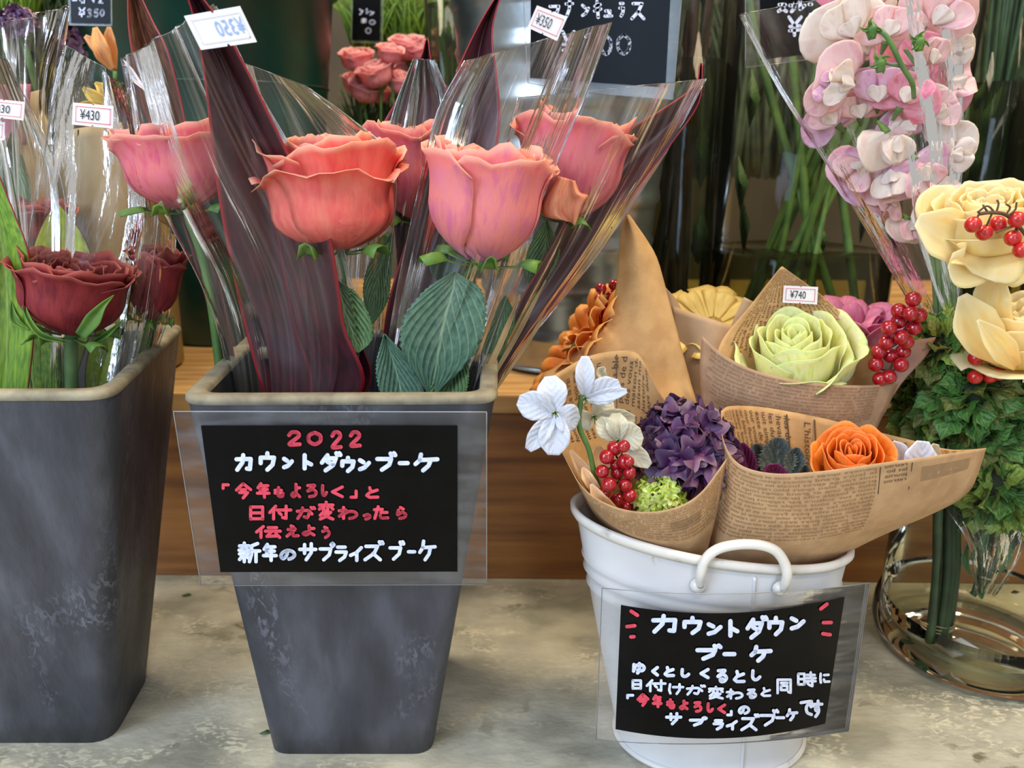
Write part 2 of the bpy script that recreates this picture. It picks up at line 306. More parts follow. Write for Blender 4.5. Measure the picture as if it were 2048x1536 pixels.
WORDS = ("le la les de du des un une et en dans pour avec sur par plus sans sous mais dont cette leurs nous vous ville chevaux petits bois sport poneys journal France grand monde jour nuit "
 "retrouver humains mettre apres train fonctionne histoire culture locale premier rapport saison texte tours jardin marche fleurs maison pays temps heures raison simple rouge bleu").split()
def news(nch, nl, seed):
    g = random.Random(seed); L = []
    for _ in range(nl):
        s = ''
        while len(s) < nch: s += g.choice(WORDS) + ' '
        L.append(s[:nch])
    return '\n'.join(L)
def print_on(surf, body, u0, v0, du, dv, name, m, parent, off=0.0006, size=1.0, spacing=1.0, margin=0.02, sgn=1):
    """print flat letters on a sheet: text x runs along du, text y along -dv (both in the sheet's u,v)"""
    co, F = text_mesh(body, size, spacing); x, y = co[:, 0], co[:, 1]
    u = u0 + x * du[0] + y * dv[0]; v = v0 + x * du[1] + y * dv[1]
    ok = (u > margin) & (u < 1 - margin) & (v > margin) & (v < 1 - margin)
    pts = surf.at(u, v); e = 0.01; a = surf.at(u + e, v) - surf.at(u - e, v); b = surf.at(u, v + e) - surf.at(u, v - e); n = np.cross(a, b); n /= (np.linalg.norm(n, axis=1)[:, None] + 1e-12)
    tocam = -pts; s = np.sign((n * tocam).sum(1))[:, None] * sgn
    pts = pts + n * s * off
    F = [f for f in F if all(ok[i] for i in f)]
    used = sorted({i for f in F for i in f}); mp_ = {i: k for k, i in enumerate(used)}
    return mesh_obj(name, pts[used], [tuple(mp_[i] for i in f) for f in F], m, parent, smooth=False)
M_BLACK = mat('card_black', (5, 5, 6), (9, 9, 11), scale=60, rough=0.25, bump=0.03, spec=.12)
M_WINK = mat('white_marker', (222, 228, 242), (196, 206, 232), scale=300, rough=0.6)
M_RINK = mat('red_marker', (226, 72, 92), (206, 58, 80), scale=300, rough=0.6)
M_STICK = mat('sticker_paper', (238, 234, 232), (228, 224, 224), scale=40, rough=0.5)
M_STRED = mat('sticker_red_rule', (214, 84, 104), rough=0.5)
M_STBLU = mat('sticker_pale_blue', (140, 168, 220), rough=0.5)
M_STPAL = mat('sticker_pale_rule', (216, 214, 228), rough=0.5)
M_STBLK = mat('sticker_digits', (32, 30, 44), rough=0.5)
M_NEWS = mat('newsprint_ink', (84, 62, 44), (100, 76, 54), scale=200, rough=0.8)
M_NEWSF = mat('newsprint_seen_through', (140, 104, 66), (156, 120, 80), scale=200, rough=0.8)
def sticker(parent, q, Y, txt, mirror=False, dx=0.0006, cut=False, tx=(0.14, 0.64)):
    """price sticker: q = four pixel corners tl,tr,br,bl"""
    Yf = Y if callable(Y) else (lambda a, b: Y)
    def bl(u, v):
        a = [(1 - u) * q[0][i] + u * q[1][i] for i in (0, 1)]; b = [(1 - u) * q[3][i] + u * q[2][i] for i in (0, 1)]
        return ((1 - v) * a[0] + v * b[0], (1 - v) * a[1] + v * b[1])
    def pt(u, v, o): x, y = bl(u, v); return P(x, y, Yf(x, y) - o)
    out = [(0, 0), (.47, 0), (.5, .08), (.53, 0), (1, 0), (1, 1), (.53, 1), (.5, .92), (.47, 1), (0, 1)]
    s = mesh_obj('price_sticker', [pt(u, v, 0) for u, v in out], [tuple(range(len(out)))[::-1]], M_STICK, parent, smooth=False, thick=0.0002)
    V, F = [], []
    ri = M_STRED if not mirror else M_STPAL
    for (a, b, c, d) in ((.07, .14, .93, .17), (.07, .83, .93, .86), (.07, .14, .085, .86), (.915, .14, .93, .86)):
        o = len(V); V += [pt(a, b, dx), pt(c, b, dx), pt(c, d, dx), pt(a, d, dx)]; F.append((o, o + 1, o + 2, o + 3))
    mesh_obj('printed_frame', V, F, ri, s, smooth=False)
    co, Fc = text_mesh(txt, 1.0); mnx, mxx = co[:, 0].min(), co[:, 0].max(); mny, mxy = co[:, 1].min(), co[:, 1].max()
    X = (co[:, 0] - mnx) / (mxx - mnx); Yv = (co[:, 1] - mny) / (mxy - mny)
    if mirror: X = 1 - X
    u = (tx[0] if not mirror else .42) + X * (tx[1] - tx[0]); v = .72 - Yv * .46
    mesh_obj('printed_price', [pt(a, b, dx) for a, b in zip(u, v)], Fc, M_STBLK if not mirror else M_STBLU, s, smooth=False)
    return s
# ================================================================ the setting
ZF = -HCAM
M_FLOOR = mat('concrete_surface', (194, 190, 170), (142, 140, 124), (172, 168, 150), scale=16, rough=0.42, bump=0.5, bscale=90, lo=0.36, hi=0.64, detail=9, rvar=0.12, stretch=(1, 1.6, 1))
fl = mesh_obj('floor', [(-2.2, -0.6, ZF), (2.2, -0.6, ZF), (2.2, 2.0, ZF), (-2.2, 2.0, ZF)], [(0, 1, 2, 3)], M_FLOOR, smooth=False); fl['kind'] = 'structure'
fl['label'] = 'worn grey beige concrete surface'
M_WALL = mat('back_wall_dark', (62, 54, 40), (92, 76, 54), scale=3, rough=0.8)
wb = box('wall_back', (-2.2, 1.75, ZF), (2.2, 1.8, 1.8), M_WALL); wb['kind'] = 'structure'
# wooden step behind the pots
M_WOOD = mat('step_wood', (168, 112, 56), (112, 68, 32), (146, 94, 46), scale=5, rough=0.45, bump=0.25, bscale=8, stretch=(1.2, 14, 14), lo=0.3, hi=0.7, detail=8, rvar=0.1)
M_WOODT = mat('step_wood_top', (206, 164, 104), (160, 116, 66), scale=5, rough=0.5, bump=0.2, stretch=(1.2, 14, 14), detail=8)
fa, fb = Pz(330, 1155, ZF), Pz(1750, 1170, ZF); sl = (fb.y - fa.y) / (fb.x - fa.x); ZS = P(700, 785, fa.y).z; YW = lambda x: fa.y + (x - fa.x) * sl
st = top('wooden_step', 'long low wooden step board behind the dark planters and white pail', 'step', (0, YW(0), ZF))
def slab(name, x0, x1, y0, y1, z0, z1, m):
    V = [(x0, YW(x0) + y0, z0), (x1, YW(x1) + y0, z0), (x1, YW(x1) + y1, z0), (x0, YW(x0) + y1, z0), (x0, YW(x0) + y0, z1), (x1, YW(x1) + y0, z1), (x1, YW(x1) + y1, z1), (x0, YW(x0) + y1, z1)]
    F = [(0, 3, 2, 1), (4, 5, 6, 7), (0, 1, 5, 4), (1, 2, 6, 5), (2, 3, 7, 6), (3, 0, 4, 7)]
    o = mesh_obj(name, V, F, m, st, smooth=False); b = o.modifiers.new('b', 'BEVEL'); b.width = 0.0015; b.segments = 2; return o
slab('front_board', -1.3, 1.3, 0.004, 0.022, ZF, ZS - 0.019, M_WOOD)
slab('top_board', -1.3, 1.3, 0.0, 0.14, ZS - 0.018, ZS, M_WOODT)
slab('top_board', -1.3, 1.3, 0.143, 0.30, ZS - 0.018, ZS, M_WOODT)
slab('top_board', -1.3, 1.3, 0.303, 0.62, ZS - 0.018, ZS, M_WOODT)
# ================================================================ dark square planters
M_POT = mat('planter_resin', (82, 84, 94), (48, 50, 57), (62, 64, 72), scale=22, rough=0.5, bump=0.5, bscale=120, stretch=(1.4, 1.4, 0.5), lo=0.36, hi=0.66, detail=10, rvar=0.12)
M_RIM = mat('planter_worn_rim', (158, 150, 124), (112, 104, 86), scale=60, rough=0.7, bump=0.4, detail=6)
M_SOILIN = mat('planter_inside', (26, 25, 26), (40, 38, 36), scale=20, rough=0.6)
def scuffs(m, col, s1, s2, st, lo=.52):
    N = m.node_tree.nodes; Lk = m.node_tree.links; B = N['Principled BSDF']; tc = N.new('ShaderNodeTexCoord'); mp = N.new('ShaderNodeMapping'); mp.inputs['Scale'].default_value = st; Lk.new(tc.outputs['Object'], mp.inputs[0])
    vals = []
    for s_, a, b in ((s1, lo, lo + .1), (s2, .5, .62)):
        n = N.new('ShaderNodeTexNoise'); n.inputs['Scale'].default_value = s_; n.inputs['Detail'].default_value = 7; n.inputs['Distortion'].default_value = 1.2; Lk.new(mp.outputs[0], n.inputs[0])
        r = N.new('ShaderNodeMapRange'); r.inputs[1].default_value = a; r.inputs[2].default_value = b; Lk.new(n.outputs[0], r.inputs[0]); vals.append(r.outputs[0])
    mu = N.new('ShaderNodeMath'); mu.operation = 'MULTIPLY'; Lk.new(vals[0], mu.inputs[0]); Lk.new(vals[1], mu.inputs[1])
    src = B.inputs['Base Color'].links[0].from_socket; mx = N.new('ShaderNodeMix'); mx.data_type = 'RGBA'; Lk.new(mu.outputs[0], mx.inputs[0]); Lk.new(src, mx.inputs[6]); mx.inputs[7].default_value = lin(col); Lk.new(mx.outputs[2], B.inputs['Base Color'])
scuffs(M_POT, (102, 105, 116), 9, 260, (1, 1, .5)); scuffs(M_FLOOR, (112, 106, 84), 6, 40, (1, 1.5, 1), .55); scuffs(M_FLOOR, (204, 198, 172), 9, 120, (1, 1.8, 1), .5)
def rquad(q, r, n=6):
    out = []
    for i in range(4):
        a, b, c = Vector(q[i - 1]), Vector(q[i]), Vector(q[(i + 1) % 4]); s = b + (a - b).normalized() * r; e = b + (c - b).normalized() * r
        for k in range(n + 1):
            t = k / n; out.append(s * (1 - t) ** 2 + b * 2 * t * (1 - t) + e * t * t)
    return out
def planter(label, T, B, r=0.014, lip=0.009):
    c = sum(B, Vector()) / 4; o = top('square_planter', label, 'planter', tuple(c), group='dark square planters')
    NT = 28; rings = []
    for t in np.linspace(0, 1, 12):
        rings.append(rquad([B[i].lerp(T[i], t) for i in range(4)], r))
    V = [v for R_ in rings for v in R_]; F = grid_faces(len(rings), NT, 0, True); F.append(tuple(range(NT))[::-1])
    mesh_obj('body', V, F, M_POT, o)
    ct = sum(T, Vector()) / 4; cb = c
    inn = [ct + (T[i] - ct) * (1 - lip / (T[i] - ct).length * 1.42) for i in range(4)]; innb = [cb + (B[i] - cb) * 0.86 + Vector((0, 0, 0.006)) for i in range(4)]
    rr = [rquad([inn[i].lerp(innb[i], t) for i in range(4)], r * 0.8) for t in (0.008, 0.3, 0.6, 1)]
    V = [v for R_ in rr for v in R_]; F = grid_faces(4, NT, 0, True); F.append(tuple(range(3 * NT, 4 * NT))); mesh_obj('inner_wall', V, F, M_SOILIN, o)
    up = Vector((0, 0, 1)); R0 = rquad(T, r); R1 = rquad(inn, r * 0.8)
    prof = [([a - up * 0.0035 for a in R0]), ([a + (a - ct).normalized() * 0.0012 - up * 0.002 for a in R0]), ([a + (a - ct).normalized() * 0.0008 + up * 0.0006 for a in R0]), ([a.lerp(b, .15) + up * 0.0016 for a, b in zip(R0, R1)]),
            ([a.lerp(b, .85) + up * 0.0014 for a, b in zip(R0, R1)]), ([b for b in R1]), ([b - up * 0.004 for b in R1])]
    V = [v for R_ in prof for v in R_]; mesh_obj('worn_rim', V, grid_faces(7, NT, 0, True), M_RIM, o)
    return o
# middle planter
zr = P(365, 799, 0.40).z
TL, TR = P(361, 799, 0.40), P(992, 803, 0.402); TR.z = TL.z = zr
BLk = TL + (Pz(445, 721, zr) - TL) * 2.0; BRk = BLk + (TR - TL) * 0.98 + Vector((0.012, 0.0, 0))
b0, b1 = Pz(538, 1508, ZF), Pz(866, 1508, ZF); b0.z = b1.z = ZF; side = (b1 - b0).length
planter('dark grey square planter standing in the middle, holding pink roses', [TL, TR, BRk, BLk], [b0, b1, b1 + Vector((-.004, side, 0)), b0 + Vector((-.004, side, 0))])
# left planter, cut by the frame
zl = P(225, 787, 0.405).z
TR2 = P(222, 789, 0.403); BR2 = Pz(368, 650, zl); wv_ = 0.172; TL2 = TR2 - Vector((wv_, 0.002, 0)); BL2 = BR2 - Vector((wv_, 0.002, 0))
b1 = Pz(222, 1486, ZF); b2 = Pz(303, 1342, ZF); side = 0.125
planter('dark grey square planter at the far left, holding dark red roses', [TL2, TR2, BR2, BL2], [b1 - Vector((side, 0, 0)), b1, b2, b2 - Vector((side, 0, 0))], r=0.017)
# ================================================================ white pail
M_PAIL = mat('white_painted_tin', (226, 224, 222), (206, 204, 204), scale=12, rough=0.32, bump=0.08, bscale=50, coat=0.2); scuffs(M_PAIL, (176, 166, 152), 14, 220, (1, 1, .8), .6)
M_PAILW = mat('worn_white_enamel', (226, 220, 210), (120, 100, 84), (220, 214, 204), scale=60, rough=0.4, lo=0.45, hi=0.78)
pc = Pz(1416, 1462, ZF); PCB = Vector((pc.x, pc.y, ZF)); PCT = P(1424, 1050, 0.447)
PA_T, PB_T, PA_B, PB_B = 0.0870, 0.044, 0.0635, 0.044
def pail_pt(a, t, e=0.0):                # t 0 bottom .. 1 top; left side of the rim stands higher
    c = PCB.lerp(PCT, t); ra = PA_B + (PA_T - PA_B) * t + e; rb = PB_B + (PB_T - PB_B) * t + e
    x = ra * math.cos(a); y = rb * math.sin(a); return Vector((c.x + x, c.y + y, c.z - (x * 0.15 - y * 0.03) * t * t))
pail = top('white_pail', 'white painted oval tin pail with ring handle, holding wrapped bouquets', 'pail', tuple(PCB))
prof = [(0, 0), (0.0, .0012), (0.012, .0016), (0.024, .0002), (0.1, 0), (0.3, 0), (0.55, 0), (0.70, 0), (0.715, .0014), (0.73, 0), (0.76, 0), (0.775, .0016), (0.79, 0), (0.81, 0), (0.825, .0012), (0.84, 0), (0.95, 0), (0.965, 0)]
NP = 96
V = [pail_pt(6.28318530718 * k / NP, t, e) for t, e in prof for k in range(NP)]; F = grid_faces(len(prof), NP, 0, True); F.append(tuple(range(NP))[::-1]); mesh_obj('body', V, F, M_PAIL, pail)
V = [pail_pt(6.28318530718 * k / NP, t, -0.0012) for t in (0.97, .6, .03) for k in range(NP)]; F = grid_faces(3, NP, 0, True); F.append(tuple(range(2 * NP, 3 * NP))); mesh_obj('inner_wall', V, F, M_PAIL, pail)
V = []; 
for (dt, de) in ((-.03, 0), (-.03, .002), (-.012, .0034), (.006, .003), (.012, .001), (.006, -.001), (-.02, -.0016)):
    V += [pail_pt(6.28318530718 * k / NP, 1 + dt, de) for k in range(NP)]
mesh_obj('rolled_rim', V, grid_faces(7, NP, 0, True), M_PAILW, pail)
V = [pail_pt(6.28318530718 * k / NP, t, e) for t, e in ((0, .001), (.004, .0032), (.016, .0032), (.022, .0006)) for k in range(NP)]; mesh_obj('base_rim', V, grid_faces(4, NP, 0, True), M_PAILW, pail)
tube('side_seam', [pail_pt(-1.40, t, .0004) for t in np.linspace(0.02, .95, 12)], 0.0011, M_PAIL, pail)
Yh = pail_pt(-math.pi / 2, .9, 0).y - 0.0035
hp = [(1400, 1170), (1402, 1146), (1412, 1118), (1436, 1098), (1476, 1089), (1520, 1090), (1552, 1102), (1570, 1128), (1574, 1152), (1566, 1178)]
tube('ring_handle', [P(x, y, Yh - 0.002 + (0.0035 if i in (0, 9) else 0)) for i, (x, y) in enumerate(hp)], [.0026, .0030, .0030, .0030, .0030, .0030, .0026], M_PAILW, pail, sides=12, n=60)
for (x, y) in ((1397, 1174), (1563, 1180)):
    c = P(x, y, Yh + .002); j = lathe('handle_foot', (0, 0, 0), [(0.0001, 0.002), (.003, .0018), (.0046, 0), (.0048, -.002)], M_PAILW, None, n=14, raw=True)
    M4 = Matrix.Translation(c) @ Matrix.Rotation(math.pi / 2, 4, 'X'); mesh_obj('handle_foot', [M4 @ Vector(v) for v in j[0]], j[1], M_PAILW, pail)
# ================================================================ signs
def sign(label, lam, card, Yf, rows, widths, n=14, loc=None, cat='sign'):
    """clear laminate pouch with a black card inside and marker lettering: outlines in corner pixels tl,tr,br,bl"""
    o = top('price_card' if 'price' in label else 'sign_card', label, cat, tuple(P(*( [sum(c[i] for c in card[:4]) / 4 for i in (0, 1)] + [Yf(sum(c[0] for c in card[:4]) / 4, 0)]))))
    def sheet(q, off, nu, nv, rc=0, m=None, name='', th=0):
        V, UV = [], []
        for j in range(nv):
            for i in range(nu):
                u, v = i / (nu - 1), j / (nv - 1)
                x = (1 - v) * ((1 - u) * q[0][0] + u * q[1][0]) + v * ((1 - u) * q[3][0] + u * q[2][0]); y = (1 - v) * ((1 - u) * q[0][1] + u * q[1][1]) + v * ((1 - u) * q[3][1] + u * q[2][1])
                if len(q) > 4: y += q[4] * 4 * u * (1 - u)
                V.append(P(x, y, Yf(x, y) - off)); UV.append((u, 1 - v))
        F = grid_faces(nv, nu)
        return mesh_obj(name, V, F, m, o, UV, False, th)
    sheet(lam, 0.0004, 30, 14, m=M_LAM, name='laminate_pouch', th=0.0006)
    sheet(card, 0.0012, 30, 14, m=M_BLACK, name='black_card', th=0.0003)
    # bright cut edges of the pouch
    for a, b in ((0, 1), (1, 2), (2, 3), (3, 0)):
        pts = []
        for t in np.linspace(0, 1, 12):
            x = lam[a][0] * (1 - t) + lam[b][0] * t; y = lam[a][1] * (1 - t) + lam[b][1] * t
            if len(lam) > 4 and (a, b) in ((0, 1), (2, 3)): y += lam[4] * 4 * t * (1 - t)
            pts.append(P(x, y, Yf(x, y) - 0.0004))
        tube('pouch_edge', pts, 0.0003, M_SEAMW, o, sides=5, n=12)
    for k, (its, ox, oy, sc, wd, mm) in enumerate(rows):
        strokes(its, ox, oy, sc, wd, lambda x, y: Yf(x, y) - 0.0021, 'lettering', mm, o)
    return o
M_SEAMW = mat('cut_plastic_edge', (200, 200, 196), rough=0.3, trans=0.4)
Z = lambda s, bx: list(zip(s, bx))
S1 = 3.793
r1 = [(Z('2022', [(655,115,775,240),(810,120,930,235),(985,115,1085,262),(1125,115,1230,250)]), 400, 830, S1, 30, M_RINK),
 (Z('カウントダウンブーケ', [(262,290,405,430),(440,275,582,430),(620,310,715,415),(765,290,865,420),(910,275,1080,435),(1060,310,1185,440),(1195,320,1300,430),(1330,275,1500,430),(1500,345,1590,385),(1620,285,1815,435)]), 400, 830, S1, 33, M_WINK),
 (Z('「今年もよろしく」と', [(160,515,230,570),(260,510,395,640),(425,510,535,635),(555,540,645,630),(680,515,770,630),(800,520,895,630),(915,525,970,620),(985,535,1095,630),(1130,560,1200,640),(1250,540,1360,635)]), 400, 830, S1, 24, M_RINK),
 (Z('日付が変わったら', [(365,685,495,800),(515,680,700,800),(725,690,880,795),(890,650,1025,800),(1045,690,1200,795),(1235,740,1300,800),(1310,685,1435,795),(1480,690,1575,795)]), 400, 830, S1, 24, M_RINK),
 (Z('伝えよう', [(415,835,620,940),(645,830,755,930),(765,830,880,920),(915,840,995,940)]), 400, 830, S1, 24, M_RINK),
 (Z('新年のサプライズブーケ', [(285,960,465,1125),(470,970,590,1115),(600,1010,730,1105),(745,965,890,1110),(900,960,1030,1110),(1020,985,1125,1115),(1130,995,1240,1115),(1240,950,1400,1110),(1430,950,1560,1105),(1570,1020,1640,1055),(1655,945,1795,1110)]), 400, 830, S1, 27, M_WINK)]
sign('black countdown bouquet sign in clear pouch taped on the middle planter', [(347, 823), (973, 824), (973, 1169), (402, 1171)], [(402, 851), (915, 851), (915, 1143), (441, 1144)],
     lambda x, y: 0.3962 - 0.002 * math.sin((x - 347) / 200.0), r1, None)
def Yp(x, y):                            # bends round the front of the pail
    t = (x - 1450) / 250.0; return 0.3905 + 0.022 * t * t
r2 = [(Z('カウントダウン', [(465,295,670,445),(695,310,860,455),(880,350,1010,465),(1035,335,1140,475),(1180,305,1355,490),(1340,310,1480,465),(1510,305,1640,425)]), 1180, 1150, S1, 34, M_WINK),
 (Z('ブーケ', [(800,520,1010,650),(1005,580,1110,620),(1210,530,1385,665)]), 1180, 1150, S1, 34, M_WINK),
 (Z('ゆくとしくるとし', [(315,660,425,755),(460,690,525,770),(555,690,645,775),(680,705,760,780),(825,705,910,790),(955,710,1050,820),(1080,720,1180,820),(1215,715,1300,805)]), 1180, 1150, S1, 26, M_WINK),
 (Z('日付けが変わると同時に', [(310,790,400,870),(420,790,580,890),(590,820,715,910),(725,830,880,915),(890,840,1020,945),(1030,860,1165,945),(1185,860,1270,940),(1290,850,1375,925),(1405,780,1540,905),(1565,730,1720,855),(1735,740,1825,825)]), 1180, 1150, S1, 20, M_WINK),
 (Z('「', [(270,900,340,945)]), 1180, 1150, S1, 22, M_WINK), (Z('」の', [(1030,1020,1085,1075),(1120,985,1215,1060)]), 1180, 1150, S1, 22, M_WINK),
 (Z('今年もよろしく', [(350,895,450,1000),(470,905,550,1010),(575,935,650,1020),(670,945,750,1025),(780,955,855,1045),(880,965,940,1045),(960,975,1035,1055)]), 1180, 1150, S1, 24, M_RINK),
 (Z('サプライズブーケです', [(570,1040,700,1140),(750,1070,895,1150),(930,1090,1020,1180),(1030,1100,1125,1180),(1140,1050,1290,1185),(1285,1015,1440,1150),(1405,1070,1480,1095),(1485,1010,1580,1110),(1590,935,1705,1070),(1675,945,1770,1085)]), 1180, 1150, S1, 24, M_WINK),
 ([([[(0,0),(1,1)]], (300,262,372,318)), ([[(0,1),(1,0)]], (268,372,352,404)), ([[(0,.5),(1,.4)]], (298,450,346,488))], 1180, 1150, S1, 28, M_RINK), ([([[(0,1),(1,0)]], (1738,208,1810,270)), ([[(0,.5),(1,.4)]], (1758,345,1842,377)), ([[(0,.2),(1,.8)]], (1754,430,1834,468))], 1180, 1150, S1, 28, M_RINK)]
sign('black countdown bouquet sign in clear pouch curving round the white pail', [(1204, 1176), (1739, 1166), (1697, 1462), (1192, 1480), 16], [(1242, 1210), (1689, 1194), (1650, 1447), (1231, 1458), 24], Yp, r2, None)
# ================================================================ plant builders
def sheet2(L, R, Yl, Yr, bulge, nu=24, nv=24, wr=0, wf=9, seed=0, tw=None, shape=1.0, wv=0.0):
    """sheet between two pixel edge lines at depths Yl, Yr (number or list), bowed towards the viewer by bulge metres"""
    n = max(len(L), len(R)); t = np.linspace(0, 1, n)
    L = cr(L, t); R = cr(R, t)
    yl = np.interp(t, np.linspace(0, 1, len(Yl)), Yl) if hasattr(Yl, '__len__') else np.full(n, Yl)
    yr = np.interp(t, np.linspace(0, 1, len(Yr)), Yr) if hasattr(Yr, '__len__') else np.full(n, Yr)
    bl = np.interp(t, np.linspace(0, 1, len(bulge)), bulge) if hasattr(bulge, '__len__') else np.full(n, bulge)
    rows = []
    for i in range(n):
        r = []
        for u in (0, .12, .3, .5, .7, .88, 1):
            r.append((L[i][0] * (1 - u) + R[i][0] * u, L[i][1] * (1 - u) + R[i][1] * u, yl[i] * (1 - u) + yr[i] * u - bl[i] * math.sin(math.pi * u) ** shape))
        rows.append(r)
    return Surf(rows, nu, nv, wr, wf, seed, wv)
def frame(axis, roll=0.0):
    z = Vector(axis).normalized(); a = Vector((0, 0, 1)) if abs(z.z) < 0.95 else Vector((0, 1, 0)); x = a.cross(z).normalized(); y = z.cross(x)
    return Matrix((x, y, z)).transposed() @ Matrix.Rotation(roll, 3, 'Z')
def petal(c, Fm, R, H, th, W, Rf=1, Hf=1, flare=0.2, opn=0.0, drop=0.1, ruf=0.03, rff=7, tr=0.18, seed=0, nu=15, nv=14, r0=0.05, belly=.55, sh=.5, pinch=0, skew=0, crown=0):
    g = np.random.default_rng(seed); u = np.linspace(-1, 1, nu)[None, :]; v = np.linspace(0, 1, nv)[:, None]
    cup = np.sin(np.minimum(v / belly, 1) * np.pi / 2) ** 0.85 - pinch * np.maximum(0, (v - belly) / (1 - belly)) ** 1.5
    rho = (1 - opn) * cup + opn * (v ** 0.9) * 1.25 + flare * np.maximum(0, (v - .62) / .38) ** 1.8
    zet = (1 - opn) * (v ** 1.25) + opn * (v ** 0.8) * 0.45 - drop * np.maximum(0, (v - .72) / .28) ** 2
    s = np.clip((0.28 + 0.72 * np.sin(np.minimum(v, sh) / sh * np.pi / 2) ** 0.8), 0, 1)
    p = g.uniform(0, 6.28, 4)
    w = np.sin(u * rff + p[0]) * .6 + np.sin(u * rff * 1.9 + p[1]) * .4
    w2 = np.sin(u * rff * 1.3 + p[2])
    vv = v ** 5
    edge = 1 - tr * np.abs(u) ** 2.6 * v ** 1.5 + crown * (1 - u * u) * v ** 3
    z = H * Hf * (zet * edge + ruf * w * vv)
    r = R * (r0 + (Rf - r0) * rho + ruf * 1.6 * w2 * vv)
    r = r * (1 + 0.03 * np.sin(3 * u + p[3]))
    ang = th + u * W * s * np.minimum(1.0, 1.0) + skew * v
    X = np.stack([r * np.cos(ang), r * np.sin(ang), z + 0 * u], -1).reshape(-1, 3)
    M3 = np.array(Fm); V = X @ M3.T + np.array(c)
    uu, vv2 = np.meshgrid((u[0] + 1) / 2, v[:, 0]); return V, grid_faces(nv, nu), np.stack([uu.ravel(), vv2.ravel()], 1)
def flower_head(root, c, axis, R, H, layers, m, roll=0.0, seed=0, thick=0.0004, name='petal'):
    Fm = frame(axis, roll); k = 0
    for L in layers:
        L = dict(L); n = L.pop('n'); W = L.pop('W'); off = L.pop('off', random.uniform(0, 6.28)); jit = L.pop('jit', .12); mm = L.pop('m', m)
        for i in range(n):
            g = random.Random(seed * 97 + k); k += 1
            q = dict(L); q['Hf'] = L.get('Hf', 1) * g.uniform(.96, 1.04); q['Rf'] = L.get('Rf', 1) * g.uniform(.95, 1.05)
            V, F, UV = petal(c, Fm, R, H, off + 6.28318 * i / n + g.uniform(-jit, jit), W * g.uniform(.92, 1.08), seed=seed * 131 + k, **q)
            mesh_obj(name, V, F, mm, root, UV, True, thick)
GOBLET = [dict(n=3, W=1.35, Rf=1.0, Hf=1.0, flare=.24, drop=.10, ruf=.055, tr=.16, rff=7, off=-1.75, belly=.58, pinch=.0), dict(n=3, W=1.25, Rf=.90, Hf=1.03, flare=.14, drop=.05, ruf=.06, rff=7, belly=.58), dict(n=3, W=1.1, Rf=.78, Hf=1.02, flare=.02, ruf=.03, belly=.56),
          dict(n=4, W=.95, Rf=.6, Hf=1.0, flare=-.05, ruf=.02), dict(n=4, W=.9, Rf=.42, Hf=1.0, flare=-.08, ruf=.02), dict(n=3, W=1.2, Rf=.24, Hf=.98, flare=-.05, ruf=.01)]
FULLROSE = [dict(n=3, W=1.2, Rf=.98, Hf=.86, flare=.26, drop=.20, ruf=.055, rff=8, off=-1.75, belly=.46), dict(n=3, W=1.15, Rf=.95, Hf=.98, flare=.26, drop=.1, ruf=.045, belly=.4), dict(n=4, W=1.0, Rf=.82, Hf=1.04, flare=.1, ruf=.035, belly=.42),
            dict(n=4, W=.9, Rf=.66, Hf=1.06, flare=.0, ruf=.025), dict(n=4, W=.85, Rf=.50, Hf=1.06, flare=-.04, ruf=.02), dict(n=4, W=.9, Rf=.35, Hf=1.06, flare=-.05, ruf=.02), dict(n=3, W=1.2, Rf=.2, Hf=1.04, flare=-.05, ruf=.01)]
OPENROSE = [dict(n=5, W=.8, Rf=1.0, Hf=.88, flare=.12, drop=.06, opn=.10, ruf=.035, rff=4, tr=.22), dict(n=5, W=.85, Rf=.88, Hf=.84, flare=.12, drop=.12, opn=.25, ruf=.03, rff=4), dict(n=4, W=.95, Rf=.74, Hf=.98, flare=.06, drop=.05, opn=.08, ruf=.02, rff=4),
            dict(n=4, W=.95, Rf=.60, Hf=1.06, flare=.04, ruf=.02, rff=4), dict(n=4, W=.95, Rf=.46, Hf=1.08, flare=.0, ruf=.015, rff=4), dict(n=3, W=1.2, Rf=.33, Hf=1.08, flare=.0, ruf=.015, rff=3), dict(n=3, W=1.3, Rf=.21, Hf=1.06, flare=0, ruf=.01, rff=3), dict(n=2, W=1.7, Rf=.1, Hf=1.04, flare=0, ruf=.01, rff=3)]
M_STEM = mat('fresh_stem', (96, 132, 62), (70, 104, 52), scale=60, rough=0.5, trans=0.05)
M_STEMD = mat('dark_stem', (52, 74, 40), (38, 52, 32), scale=60, rough=0.5)
M_SEPAL = mat('sepal_green', (118, 156, 60), (78, 118, 52), scale=60, rough=0.5, trans=0.2)
